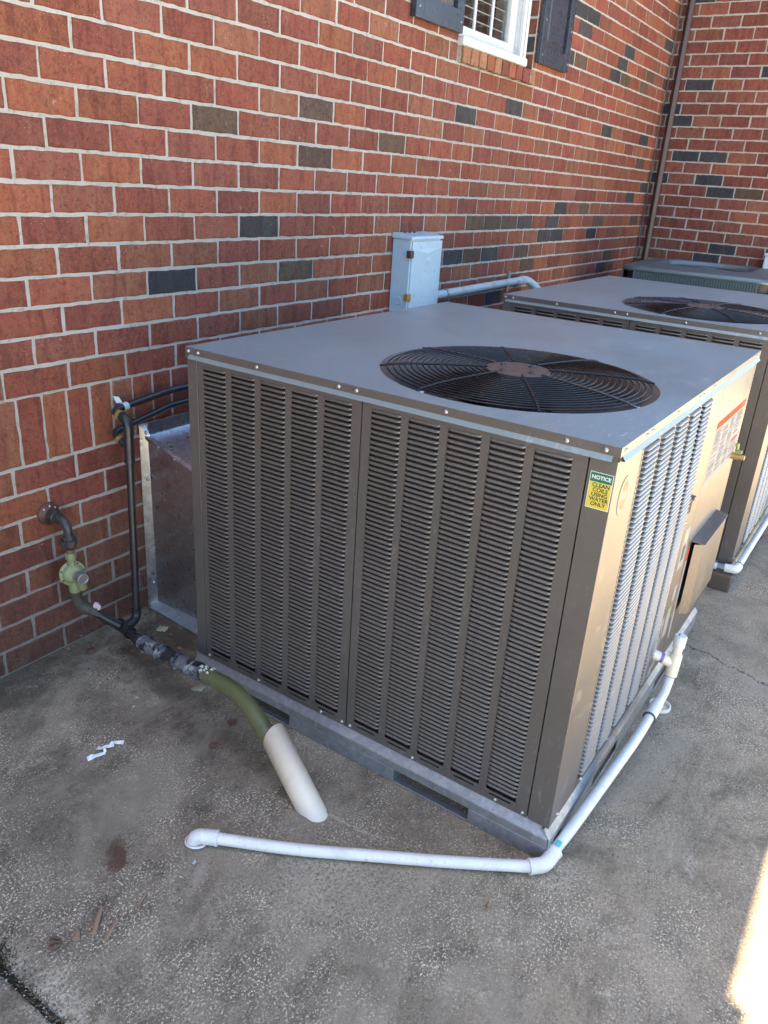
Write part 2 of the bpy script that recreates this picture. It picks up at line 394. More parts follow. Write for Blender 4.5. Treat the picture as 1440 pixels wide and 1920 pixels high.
M['label_orange'] = simple('orange_print', (0.36, 0.05, 0.008), 0.75, 0, 0.06, 30, 0.1)
M['label_green'] = simple('green_print', (0.008, 0.13, 0.08), 0.35, 0, 0.05)
M['label_yellow'] = simple('yellow_print', (0.50, 0.43, 0.06), 0.45, 0, 0.05)
M['label_black'] = simple('black_print', (0.02, 0.02, 0.02), 0.4)
M['label_grey'] = simple('grey_print', (0.085, 0.083, 0.08), 0.75, 0, 0.1, 30, 0.1)
M['emblem'] = simple('emblem_film', (0.225, 0.20, 0.155), 0.5, 0, 0.08, 30, 0.4)
M['emblem_o'] = simple('emblem_print', (0.27, 0.155, 0.07), 0.6, 0, 0.1)
M['leaf'] = m_stained('dead_leaf', (0.15, 0.075, 0.048), [(60, 0.5, 0.7, 0.5, (0.08, 0.04, 0.03))], 0.7)
M['leaf_pale'] = m_stained('pale_leaf', (0.42, 0.37, 0.22), [(60, 0.5, 0.7, 0.4, (0.25, 0.2, 0.11))], 0.7)
M['twig'] = m_stained('dry_twig', (0.30, 0.19, 0.12), [(90, 0.5, 0.7, 0.6, (0.20, 0.16, 0.11))], 0.8)
M['wood'] = m_stained('weathered_wood', (0.115, 0.082, 0.058), [(40, 0.5, 0.7, 0.6, (0.06, 0.045, 0.034))], 0.85)
M['plastic'] = simple('white_plastic_film', (0.80, 0.80, 0.79), 0.35)
M['moss'] = simple('dark_moss', (0.035, 0.040, 0.018), 0.9, 0, 0.4, 80, 0.2)
M['grit'] = simple('pale_grit', (0.42, 0.40, 0.36), 0.9, 0, 0.35, 50)
M['chip'] = simple('brown_chip', (0.11, 0.075, 0.05), 0.9, 0, 0.4, 50)

def m_coil():
    t = NT('coil_fins')
    c = t.coord()
    w = t.n('ShaderNodeTexWave', wave_type='BANDS', bands_direction='Y')
    t.l(c, w.inputs['Vector'])
    w.inputs['Scale'].default_value = 50
    t.set(Base_Color=t.mix(t.ramp(w.outputs['Fac'], 0.55, 0.8), (0.004, 0.004, 0.004), (0.03, 0.028, 0.026)), Roughness=0.6)
    return t.m
M['coil'] = m_coil()
def m_glass():
    t = NT('window_glass')
    t.set(Base_Color=(0.9, 0.95, 0.96), Roughness=0.02, Transmission_Weight=1.0, IOR=1.45)
    return t.m
M['glass'] = m_glass()

# ------------------------------------------------------------------ mesh helpers
class MB:
    def __init__(self):
        self.v, self.f, self.mi, self.sm, self.col = [], [], [], [], []
        self.cur = None
    def add(self, verts, faces, mat=0, smooth=False):
        o = len(self.v)
        self.v.extend(tuple(p) for p in verts)
        for fc in faces:
            self.f.append(tuple(i + o for i in fc))
            self.mi.append(mat); self.sm.append(smooth); self.col.append(self.cur)
        return self
    def box(self, x0, x1, y0, y1, z0, z1, mat=0):
        x0, x1 = min(x0, x1), max(x0, x1); y0, y1 = min(y0, y1), max(y0, y1); z0, z1 = min(z0, z1), max(z0, z1)
        v = [(x0, y0, z0), (x1, y0, z0), (x1, y1, z0), (x0, y1, z0), (x0, y0, z1), (x1, y0, z1), (x1, y1, z1), (x0, y1, z1)]
        return self.add(v, [(0, 3, 2, 1), (4, 5, 6, 7), (0, 1, 5, 4), (1, 2, 6, 5), (2, 3, 7, 6), (3, 0, 4, 7)], mat)
    def hexa(self, p, mat=0):
        return self.add(p, [(0, 3, 2, 1), (4, 5, 6, 7), (0, 1, 5, 4), (1, 2, 6, 5), (2, 3, 7, 6), (3, 0, 4, 7)], mat)
    def quad(self, a, b, c, d, mat=0):
        return self.add([a, b, c, d], [(0, 1, 2, 3)], mat)
    def slab(self, pts, off, mat=0):
        """closed polygon given thickness along vector off"""
        n = len(pts); o = Vector(off)
        v = [Vector(p) for p in pts]
        v += [p + o for p in v]
        f = [tuple(range(n - 1, -1, -1)), tuple(range(n, 2 * n))]
        f += [(i, (i + 1) % n, n + (i + 1) % n, n + i) for i in range(n)]
        return self.add(v, f, mat)
    def tube(self, pts, r, seg=16, mat=0, caps=True, smooth=True):
        P = [Vector(p) for p in pts]
        n = len(P)
        rad = r if isinstance(r, (list, tuple)) else [r] * n
        tan = []
        for i in range(n):
            a, b = P[max(i - 1, 0)], P[min(i + 1, n - 1)]
            d = (b - a)
            tan.append(d.normalized() if d.length > 1e-9 else (tan[-1] if tan else Vector((0, 0, 1))))
        up = Vector((0, 0, 1)) if abs(tan[0].z) < 0.9 else Vector((1, 0, 0))
        nx = tan[0].cross(up).normalized()
        vs = []
        for i in range(n):
            nx = (nx - tan[i] * nx.dot(tan[i])).normalized()
            ny = tan[i].cross(nx)
            for k in range(seg):
                a = 2 * math.pi * k / seg
                vs.append(P[i] + (nx * math.cos(a) + ny * math.sin(a)) * rad[i])
        fs = []
        for i in range(n - 1):
            for k in range(seg):
                k2 = (k + 1) % seg
                fs.append((i * seg + k, i * seg + k2, (i + 1) * seg + k2, (i + 1) * seg + k))
        self.add(vs, fs, mat, smooth)
        if caps:
            self.add(vs[:seg], [tuple(range(seg - 1, -1, -1))], mat)
            self.add(vs[-seg:], [tuple(range(seg))], mat)
        return self
    def lathe(self, base, axis, prof, seg=24, mat=0, smooth=True):
        """prof: (distance along axis, radius)"""
        b, a = Vector(base), Vector(axis).normalized()
        pts = [b + a * d for d, _ in prof]
        up = Vector((0, 0, 1)) if abs(a.z) < 0.9 else Vector((1, 0, 0))
        nx = a.cross(up).normalized(); ny = a.cross(nx)
        vs = []
        for (d, r), p in zip(prof, pts):
            for k in range(seg):
                t = 2 * math.pi * k / seg
                vs.append(p + (nx * math.cos(t) + ny * math.sin(t)) * r)
        fs = []
        for i in range(len(prof) - 1):
            for k in range(seg):
                k2 = (k + 1) % seg
                fs.append((i * seg + k, (i + 1) * seg + k, (i + 1) * seg + k2, i * seg + k2))
        self.add(vs, fs, mat, smooth)
        self.add(vs[:seg], [tuple(range(seg))], mat)
        self.add(vs[-seg:], [tuple(range(seg - 1, -1, -1))], mat)
        return self
    def mesh(self, name, mats):
        me = bpy.data.meshes.new(name)
        me.from_pydata(self.v, [], self.f)
        for m in (mats if isinstance(mats, (list, tuple)) else [mats]):
            me.materials.append(m)
        me.polygons.foreach_set('material_index', self.mi)
        me.polygons.foreach_set('use_smooth', self.sm)
        if any(c is not None for c in self.col):
            at = me.color_attributes.new('tint', 'FLOAT_COLOR', 'CORNER')
            dat = []
            for p, c in zip(me.polygons, self.col):
                dat.extend((c[0], c[1], c[2], 1.0) * p.loop_total)
            at.data.foreach_set('color', dat)
        me.update()
        return me
    def build(self, name, mats, parent=None, bevel=0.0, seg=2):
        o = link(name, self.mesh(name, mats), parent)
        if bevel:
            b = o.modifiers.new('bevel', 'BEVEL')
            b.width = bevel; b.segments = seg; b.limit_method = 'ANGLE'; b.angle_limit = R(40)
            b.harden_normals = False
        return o

def link(name, data, parent=None, loc=None):
    o = bpy.data.objects.new(name, data)
    COL.objects.link(o)
    if parent is not None:
        o.parent = parent
    if loc is not None:
        o.location = loc
    return o

def thing(name, label, cat, loc=(0, 0, 0), rz=0.0, group=None):
    o = link(name, None, None, loc)
    o.rotation_euler = (0, 0, rz)
    return tag(o, label, cat, group)

def tag(o, label, cat, group=None):
    o['label'] = label
    o['category'] = cat
    if group:
        o['group'] = group
    return o

def smooth_path(pts, n=8):
    P = [Vector(p) for p in pts]
    P = [P[0] * 2 - P[1]] + P + [P[-1] * 2 - P[-2]]
    out = []
    for i in range(1, len(P) - 2):
        for k in range(n):
            t = k / n
            a, b, c, d = P[i - 1], P[i], P[i + 1], P[i + 2]
            out.append(0.5 * ((2 * b) + (c - a) * t + (2 * a - 5 * b + 4 * c - d) * t * t + (3 * b - 3 * c + d - a) * t ** 3))
    out.append(P[-2])
    return out

def bend(a, c, b, r, n=7):
    """points of a rounded corner from leg a-c to leg c-b"""
    a, c, b = Vector(a), Vector(c), Vector(b)
    da, db = (a - c).normalized(), (b - c).normalized()
    p0, p1 = c + da * r, c + db * r
    return [p0 * (1 - t) ** 2 + c * (2 * t * (1 - t)) + p1 * t * t for t in [i / n for i in range(n + 1)]]

def text(name, body, size, mat, parent, loc, rot, extrude=0.0, bold=0.0, align='CENTER'):
    cu = bpy.data.curves.new(name, 'FONT')
    cu.body = body
    cu.size = size
    cu.offset = bold
    cu.extrude = extrude
    cu.align_x = align
    cu.align_y = 'CENTER'
    cu.space_line = 0.95
    tmp = link('tmp', cu)
    me = bpy.data.meshes.new_from_object(tmp.evaluated_get(bpy.context.evaluated_depsgraph_get()))
    me.name = name
    me.materials.clear()
    me.materials.append(mat)
    bpy.data.objects.remove(tmp)
    bpy.data.curves.remove(cu)
    o = link(name, me, parent, loc)
    o.rotation_euler = rot
    return o

# ------------------------------------------------------------------ ground
def slab_obj(name, x0, x1, y0, y1, mat, z1=0.0, z0=-0.10, bev=0.006):
    o = MB().box(x0, x1, y0, y1, z0, z1).build(name, mat, None, bev, 2)
    o['kind'] = 'structure'
    return o
slab_obj('concrete_slab', -0.918, 7.0, -2.90, 0.30, M['concrete'])
slab_obj('concrete_slab', -12.0, 14.0, -16.0, -2.915, M['concrete_bounce'])  # unseen pale slab, added to bounce sunlight back into the shaded corner
slab_obj('concrete_slab', -7.0, -0.933, -2.90, -0.845, M['concrete'])
slab_obj('concrete_slab', -7.0, -0.933, -0.825, 0.30, M['concrete'])
g = MB().add([(-120, -120, -0.03), (120, -120, -0.03), (120, 120, -0.03), (-120, 120, -0.03)], [(0, 1, 2, 3)]).build('ground', M['soil'])
g['kind'] = 'structure'

# ------------------------------------------------------------------ brick walls
CH, PITCH, JOINT = 0.08128, 0.2077, 0.0107
BH, BL = CH - JOINT, PITCH - JOINT
def brick_mesh(L, H, seed, tall=False):
    """face in the XZ plane at y=0 looking to -Y, ragged arrises, 40 mm deep, centred"""
    r = random.Random(seed)
    nx, nz = (8, 3) if not tall else (3, 8)
    def ring(inset, y, jit):
        p = []
        hx, hz = L / 2 - inset, H / 2 - inset
        for i in range(nx): p.append((-hx + 2 * hx * i / nx, -hz))
        for i in range(nz): p.append((hx, -hz + 2 * hz * i / nz))
        for i in range(nx): p.append((hx - 2 * hx * i / nx, hz))
        for i in range(nz): p.append((-hx, hz - 2 * hz * i / nz))
        return [(x + r.uniform(-jit, jit), y, z + r.uniform(-jit, jit)) for x, z in p]
    a = ring(0.0026, 0.0, 0.0013)
    b = ring(-0.0002, 0.0028, 0.0017)
    n = len(a)
    c = [(x, 0.04, z) for x, y, z in b]
    fs = [tuple(range(n))]
    for i in range(n):
        j = (i + 1) % n
        fs.append((i, n + i, n + j, j))
        fs.append((n + i, 2 * n + i, 2 * n + j, n + j))
    return a + b + c, fs

REDS = [(0.248, 0.070, 0.039), (0.233, 0.063, 0.037), (0.266, 0.082, 0.041), (0.210, 0.058, 0.038), (0.240, 0.086, 0.047), (0.220, 0.068, 0.043)]
DARK = [(0.050, 0.044, 0.046), (0.060, 0.050, 0.048), (0.042, 0.040, 0.044)]
OLIVE = [(0.110, 0.062, 0.036), (0.120, 0.072, 0.046), (0.100, 0.058, 0.042)]
def tint(r, kind='red', low=0.0):
    if kind == 'dark': c = r.choice(DARK)
    elif kind == 'olive': c = r.choice(OLIVE)
    else: c = r.choice(REDS)
    k = r.uniform(0.72, 0.98)
    c = [x * k for x in c]
    # splash-back dirt on the lowest courses
    if low > 0:
        d = (0.070, 0.048, 0.038)
        c = [a * (1 - low) + b * low for a, b in zip(c, d)]
    return tuple(c)

def lay(wall, plane, items, label_wall):
    """items: (along, z_centre, length, height, colour). plane maps (along, depth, z) to world"""
    def dist(it):
        return (Vector(plane(it[0], 0, it[1])) - CAM).length
    def inview(it):
        p = cam_inv @ Vector(plane(it[0], 0, it[1]))
        if p.z >= -0.1: return False
        return abs(p.x / -p.z) < 0.54 and abs(p.y / -p.z) < 0.71
    seen = sorted([it for it in items if inview(it)], key=dist)
    near = seen[:300]
    ids = set(id(i) for i in near)
    cache = {}
    def mesh_for(L, H, k):
        key = (round(L, 4), round(H, 4), k)
        if key not in cache:
            v, f = brick_mesh(L, H, hash(key) & 0xffff, H > L)
            mb = MB(); mb.add(v, f)
            cache[key] = (mb.mesh('brick', M['brick_o']), v, f)
        return cache[key]
    mass = MB()
    r = random.Random(5)
    for it in items:
        me, v, f = mesh_for(it[2], it[3], r.randrange(5))
        pr = r.uniform(-0.0012, 0.0014)
        if id(it) in ids:
            o = link('brick', me, wall)
            o.matrix_parent_inverse = Matrix.Identity(4)
            o.location = local(wall, plane(it[0], pr, it[1]))
            o.rotation_euler = (0, plane.tilt(r), plane.rz)
            o.color = (*it[4], 1)
        else:
            mass.cur = it[4]
            mass.add([local(wall, plane(it[0] + x, y + pr, it[1] + z)) for x, y, z in v], f)
    o = mass.build('brick', M['brick_a'], wall)
    o['kind'] = 'stuff'

def local(root, p):
    return Vector(p) - root.location
class PlaneA:
    rz = 0.0
    def __call__(self, a, d, z): return (a, d, z)
    def tilt(self, r): return r.uniform(-0.004, 0.004)
class PlaneB:
    rz = R(-90)
    X = 5.38
    def __call__(self, a, d, z): return (self.X + d, -a, z)     # a grows towards the courtyard
    def tilt(self, r): return r.uniform(-0.004, 0.004)
bpy.context.view_layer.update()
cam_inv = (Matrix.Translation(CAM) @ cam.rotation_euler.to_matrix().to_4x4()).inverted()

WALL_H = 3.50
WX0, WX1, WZ0, WZ1 = 2.115, 2.925, 2.062, 3.36       # window opening
SILL0 = 1.990
wallA = thing('brick_wall', 'long red brick wall with the shuttered window, behind both units', 'wall', (0, 0, 0))
m = MB()
y0, y1 = 0.0036, 0.24
m.box(-6.0, WX0, y0, y1, -0.1, WALL_H)
m.box(WX1, 5.62, y0, y1, -0.1, WALL_H)
m.box(WX0, WX1, y0, y1, -0.1, SILL0 + 0.03)
m.box(WX0, WX1, y0, y1, WZ1, WALL_H)
m.box(-6.0, 5.62, y0, y1, WALL_H + 0.001, 5.2)
m.build('mortar', M['mortar'], wallA)

r = random.Random(3)
darkA = [(0.79, 1.3), (0.36, 1.14), (2.27, 1.79), (2.77, 1.87), (3.58, 1.39), (3.07, 1.3), (3.49, 1.3), (3.38, 1.23), (3.58, 1.22), (4.2, 1.22), (5.24, 1.56), (4.94, 1.47), (2.23, 1.14), (2.64, 1.13), (2.75, 0.9), (3.51, 2.44), (3.71, 2.44), (3.61, 2.36), (3.46, 2.2), (4.34, 2.28), (4.24, 2.21), (4.46, 2.36), (4.22, 1.88), (5.01, 1.89), (5.26, 2.52), (4.47, 0.98)]
oliveA = [(0.6, 1.63), (1.11, 1.55), (1.12, 1.71), (4.0, 1.39), (2.46, 1.3), (3.16, 1.06), (0.98, 1.14), (0.06, 1.79), (3.06, 1.14), (4.8, 2.2), (5.0, 2.25)]
items = []
def course(z0, phase, X0, X1, row, dl, ol, out, gaps=()):
    z = z0 + CH / 2
    k0 = math.floor((X0 - phase) / PITCH)
    k = k0
    while True:
        a, b = phase + k * PITCH + JOINT / 2, phase + (k + 1) * PITCH - JOINT / 2
        k += 1
        if a > X1: break
        segs = [(max(a, X0), min(b, X1))]
        for g0, g1 in gaps:
            ns = []
            for s, e in segs:
                if e <= g0 or s >= g1: ns.append((s, e))
                else:
                    if s < g0 - 0.02: ns.append((s, g0 - 0.008))
                    if e > g1 + 0.02: ns.append((g1 + 0.008, e))
            segs = ns
        for s, e in segs:
            if e - s < 0.018: continue
            mid = (s + e) / 2
            kind = 'red'
            for p in dl:
                if s <= p[0] <= e and abs(p[1] - z) < CH / 2: kind = 'dark'
            for p in ol:
                if s <= p[0] <= e and abs(p[1] - z) < CH / 2: kind = 'olive'
            if kind == 'red' and r.random() < (0.008 if mid < 2.4 else 0.03): kind = 'olive'
            low = 0.62 * max(0.0, 1 - z0 / 0.48)
            out.append((mid + r.uniform(-0.0015, 0.0015), z - 0.0005 + r.uniform(-0.001, 0.001), e - s, BH, tint(r, kind, low)))
XA0, XA1 = -3.2, 5.372
for n in range(8):
    ph = -0.046 if n % 2 == 1 else 0.055
    course(n * CH, ph, XA0, XA1, n, [], [], items)
zs = 8 * CH
sw = 0.0812
k = 0
x = -0.219 - 38 * sw
while x < XA1 - sw:
    items.append((x + sw / 2, zs + 0.2032 / 2, sw - 0.0095, 0.2032 - JOINT, tint(r, 'olive' if r.random() < 0.05 else 'red')))
    x += sw
z = zs + 0.2032
mrow = 0
while z < WALL_H - CH * 0.5:
    ph = -0.040 if mrow % 2 == 0 else 0.064
    gaps = []
    if z + CH > SILL0 + 0.03 and z + 0.02 < WZ1: gaps = [(WX0, WX1)]
    course(z, ph, XA0, XA1, mrow, darkA, oliveA, items, gaps)
    z += CH
    mrow += 1
lay(wallA, PlaneA(), items, 'A')

# rowlock sill: ten bricks on edge, a little proud of the wall
nb = 10
pw = (WX1 - WX0) / nb
for i in range(nb):
    mb = MB()
    v, f = brick_mesh(pw - 0.012, WZ0 - SILL0 - 0.008, 70 + i, True)
    mb.add(v, f)
    o = mb.build('sill_brick', M['brick_o'], wallA)
    o.location = (WX0 + pw * (i + 0.5), -0.026, (SILL0 + WZ0) / 2)
    c = (0.27, 0.125, 0.066) if i in (0, 1, 2, 4, 9) else tint(r, 'red')
    o.color = (*[q * 1.05 for q in c], 1)
MB().box(WX0 + 0.003, WX1 - 0.003, -0.012, 0.2, SILL0 + 0.004, WZ0 - 0.004).build('sill_mortar', M['mortar'], wallA)
# reveal bricks inside the opening (right and left cheek)
for side, xx in ((0, WX0), (1, WX1)):
    for i in range(16):
        z0 = WZ0 + i * CH
        if z0 + CH > WZ1: break
        c = tint(r, 'dark' if i in (1,) else 'red')
        sgn = 1 if side == 0 else -1
        mb = MB().box(xx - sgn * 0.03, xx + sgn * 0.0015, 0.004, 0.075, z0 + JOINT / 2, z0 + CH - JOINT / 2)
        o = mb.build('reveal_brick', M['brick_o'], wallA, 0.002, 1)
        o.color = (*[q * 0.8 for q in c], 1)

# window: vinyl double-hung with colonial grille and blinds
win = MB()
fy0, fy1 = 0.045, 0.20
fw = 0.052
win.box(WX0 + 0.002, WX0 + fw, fy0, fy1, WZ0, WZ1 - 0.002)
win.box(WX1 - 0.11, WX1 - 0.002, fy0, fy1, WZ0, WZ1 - 0.002)
win.box(WX0 + fw, WX1 - 0.11, fy0, fy1, WZ1 - 0.06, WZ1 - 0.002)
win.box(WX0 + fw, WX1 - 0.11, fy0 - 0.001, fy1, WZ0 + 0.004, WZ0 + 0.05)
wo_ = win.build('window', M['vinyl'], wallA, 0.004)
# nose of the sill: flat white board, rounded front
MB().box(WX0 - 0.012, WX1 - 0.14, -0.034, fy0 - 0.002, WZ0 - 0.003, WZ0 + 0.036).build('sill_nose', M['vinyl'], wo_, 0.009, 3)
MB().box(WX1 - 0.114, WX1 - 0.088, 0.024, fy0 - 0.001, WZ0, WZ1).build('stop_bead', M['vinyl'], wo_, 0.003)
MB().box(WX1 - 0.060, WX1 - 0.034, 0.030, fy0 - 0.001, WZ0, WZ1).build('stop_bead', M['vinyl'], wo_, 0.003)
GX0, GX1, GZ0, GZ1 = WX0 + fw + 0.001, WX1 - 0.111, WZ0 + 0.051, WZ1 - 0.062
sash = MB()
sash.box(GX0, GX0 + 0.04, 0.066, 0.10, GZ0, GZ1)
sash.box(GX1 - 0.075, GX1, 0.066, 0.10, GZ0, GZ1)
sash.box(GX0 + 0.04, GX1 - 0.075, 0.066, 0.10, GZ0, GZ0 + 0.05)
sash.box(GX0 + 0.04, GX1 - 0.075, 0.066, 0.10, GZ1 - 0.05, GZ1)
sash.build('sash', M['vinyl'], wo_, 0.004)
SX0, SX1, SZ0, SZ1 = GX0 + 0.04, GX1 - 0.075, GZ0 + 0.05, GZ1 - 0.05
MB().box(SX0 - 0.004, SX1 + 0.004, 0.086, 0.090, SZ0 - 0.004, SZ1 + 0.004).build('pane', M['glass'], wo_)
for i in (1, 2):
    xx = SX0 + (SX1 - SX0) * (i / 3.0)
    MB().box(xx - 0.009, xx + 0.009, 0.076, 0.0855, SZ0, SZ1).build('muntin', M['vinyl'], wo_, 0.002)
for i in (1, 2, 3):
    zz = SZ0 + (SZ1 - SZ0) * i / 4 - 0.03
    MB().box(SX0, SX1, 0.0768, 0.0850, zz - 0.009, zz + 0.009).build('muntin', M['vinyl'], wo_, 0.002)
slat_me = None
for i in range(24):
    zz = SZ0 + 0.012 + i * 0.046
    if zz > SZ1: break
    if slat_me is None:
        a = R(22)
        dy, dz = 0.024 * math.cos(a), 0.024 * math.sin(a)
        mb = MB().hexa([(SX0 - 0.015, 0.135 - dy, -dz), (SX1 + 0.02, 0.135 - dy, -dz), (SX1 + 0.02, 0.135 + dy, dz), (SX0 - 0.015, 0.135 + dy, dz),
                        (SX0 - 0.015, 0.135 - dy, -dz + 0.003), (SX1 + 0.02, 0.135 - dy, -dz + 0.003), (SX1 + 0.02, 0.135 + dy, dz + 0.003), (SX0 - 0.015, 0.135 + dy, dz + 0.003)])
        slat_me = mb.mesh('blind_slat', M['blind'])
    o = link('blind_slat', slat_me, wo_, (0, 0, zz))
MB().box(WX0, WX1, 0.196, 0.236, WZ0, WZ1).build('room_dark', M['room'], wo_)

def shutter(x0, x1, lab):
    z0, z1 = 2.100, 3.38
    ya, yb = -0.031, -0.004
    fr = MB()
    st = 0.062
    fr.box(x0, x0 + st, ya, yb, z0, z1)
    fr.box(x1 - st, x1, ya, yb, z0, z1)
    rails = [(z0, z0 + 0.085), (2.70, 2.78), (z1 - 0.085, z1)]
    for a, b in rails:
        fr.box(x0 + st, x1 - st, ya, yb, a, b)
    s = fr.build('shutter', M['shutter'], wallA, 0.003)
    s['label'] = lab
    for a, b in ((rails[0][1], rails[1][0]), (rails[1][1], rails[2][0])):
        e = 0.036
        X0, X1, Z0, Z1 = x0 + st, x1 - st, a, b
        pm = MB()
        yo, yi = -0.010, -0.022
        o4 = [(X0, yo, Z0), (X1, yo, Z0), (X1, yo, Z1), (X0, yo, Z1)]
        i4 = [(X0 + e, yi, Z0 + e), (X1 - e, yi, Z0 + e), (X1 - e, yi, Z1 - e), (X0 + e, yi, Z1 - e)]
        pm.add(o4 + i4, [(0, 1, 5, 4), (1, 2, 6, 5), (2, 3, 7, 6), (3, 0, 4, 7), (4, 5, 6, 7)])
        pm.build('raised_panel', M['shutter'], s)
    for zz in (z0 + 0.04, z0 + 0.2):
        for xx in (x0 + 0.025, x1 - 0.025):
            MB().lathe((xx, ya - 0.001, zz), (0, -1, 0), [(0, 0.005), (0.002, 0.004)], 10).build('screw', M['bolt'], s)
shutter(1.690, 2.088, 'left dark blue shutter with dented lower panel')
shutter(2.935, 3.335, 'right dark blue shutter')

# wing wall
wallB = thing('brick_wall', 'plain red brick return wall at the far end of the corner', 'wall', (5.38, 0, 0))
MB().box(0.0036, 0.24, -2.2, -0.004, -0.1, WALL_H).build('mortar', M['mortar'], wallB)
darkB = [(0.15, 2.81), (0.24, 2.27), (0.14, 2.05), (0.24, 1.8), (0.46, 1.8), (0.46, 1.63), (0.55, 1.56), (0.67, 1.13), (0.55, 1.08), (0.68, 2.34), (0.03, 1.6), (0.03, 2.1), (0.03, 1.2)]
items = []
for n in range(43):
    z0 = n * CH + (1.016 - 12 * CH) - CH * 0.0
    if z0 + CH > WALL_H: break
    ph = 0.137 if (n - 12) % 2 else 0.033
    before = len(items)
    course(z0, ph, 0.006, 2.19, n, darkB, [], items)
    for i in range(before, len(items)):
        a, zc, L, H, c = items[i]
        items[i] = (a, zc, L, H, (c[0] * 0.86, c[1] * 0.92, c[2] * 1.12))  # bricks shifted bluer: this wall's cool light is put into their colour
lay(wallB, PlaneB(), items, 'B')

# roofs: eave that throws the shade edge seen on the paving
EAVE_Y, EAVE_Z = -0.35, 5.20
rf = MB()
rf.hexa([(-8, EAVE_Y, EAVE_Z - 0.04), (6.2, EAVE_Y, EAVE_Z - 0.04), (6.2, 4.2, EAVE_Z + 1.4), (-8, 4.2, EAVE_Z + 1.4),
         (-8, EAVE_Y, EAVE_Z), (6.2, EAVE_Y, EAVE_Z), (6.2, 4.2, EAVE_Z + 1.44), (-8, 4.2, EAVE_Z + 1.44)])
o = rf.build('roof', M['roof']); o['kind'] = 'structure'
o = MB().box(-8, 6.1, EAVE_Y + 0.02, 0.24, 5.12, 5.15).build('soffit', M['trim']); o['kind'] = 'structure'
o = MB().box(-8, -0.74, EAVE_Y - 0.035, EAVE_Y - 0.001, EAVE_Z - 0.12, EAVE_Z - 0.002).build('eave_shadow_strip', M['trim']); o['kind'] = 'structure'  # unseen strip added along part of the eave to step its shadow edge
EAVE_Z = 3.55
rf = MB()
rf.hexa([(5.23, -2.35, EAVE_Z - 0.04), (9.4, -2.35, EAVE_Z + 1.3), (9.4, -0.006, EAVE_Z + 1.3), (5.23, -0.006, EAVE_Z - 0.04),
         (5.23, -2.35, EAVE_Z), (9.4, -2.35, EAVE_Z + 1.34), (9.4, -0.006, EAVE_Z + 1.34), (5.23, -0.006, EAVE_Z)])
o = rf.build('roof', M['roof']); o['kind'] = 'structure'

# ------------------------------------------------------------------ packaged units
UL, UW, ZT = 1.3867, 1.1853, 1.0477
YAW = -0.0072
PZ = 0.01268
def P(u, v, z): return (u, -v, z)

def louver_mesh(length, axis):
    """pressed louver: hangs from its top edge at the panel face and bulges out; axis 'v' (front) or 'u' (side)"""
    prof = [(0.0, 0.0), (0.0022, -0.0010), (0.0038, -0.0030), (0.0044, -0.0058), (0.0036, -0.0063), (0.0018, -0.0032)]
    if axis == 'u':
        prof = [(0.0, 0.0), (0.0036, -0.0016), (0.0072, -0.0036), (0.0090, -0.0058), (0.0082, -0.0064), (0.0038, -0.0030)]
    st = [(0.0, 0.02), (0.0012, 0.45), (0.0045, 0.86), (0.010, 1.0)]
    st = st + [(length - s, k) for s, k in reversed(st)]
    vs, fs = [], []
    n = len(prof)
    for s, k in st:
        for o, dz in prof:
            if axis == 'v': vs.append((-o * k, -s, dz * (0.55 + 0.45 * k)))
            else: vs.append((s, -o * k, dz * (0.55 + 0.45 * k)))
    for i in range(len(st) - 1):
        for j in range(n - 1):
            q = (i * n + j, i * n + j + 1, (i + 1) * n + j + 1, (i + 1) * n + j)
            fs.append(q if axis == 'v' else q)
    return vs, fs

COLS = [0.062 + 0.1018 * i for i in range(5)] + [0.606 + 0.1012 * i for i in range(5)]
CW = 0.081
SCOLS = [0.176 + 0.1215 * i for i in range(5)]
SCW = 0.1015
ZL_TOP, ZL_BOT = 1.0045, 0.128
NL = int((ZL_TOP - ZL_BOT) / PZ)

screw_me = MB().lathe((0, 0, 0), (-1, 0, 0), [(0, 0.0052), (0.0010, 0.0050), (0.0013, 0.0036), (0.0040, 0.0033), (0.0044, 0.002)], 12).mesh('screw', M['bolt'])

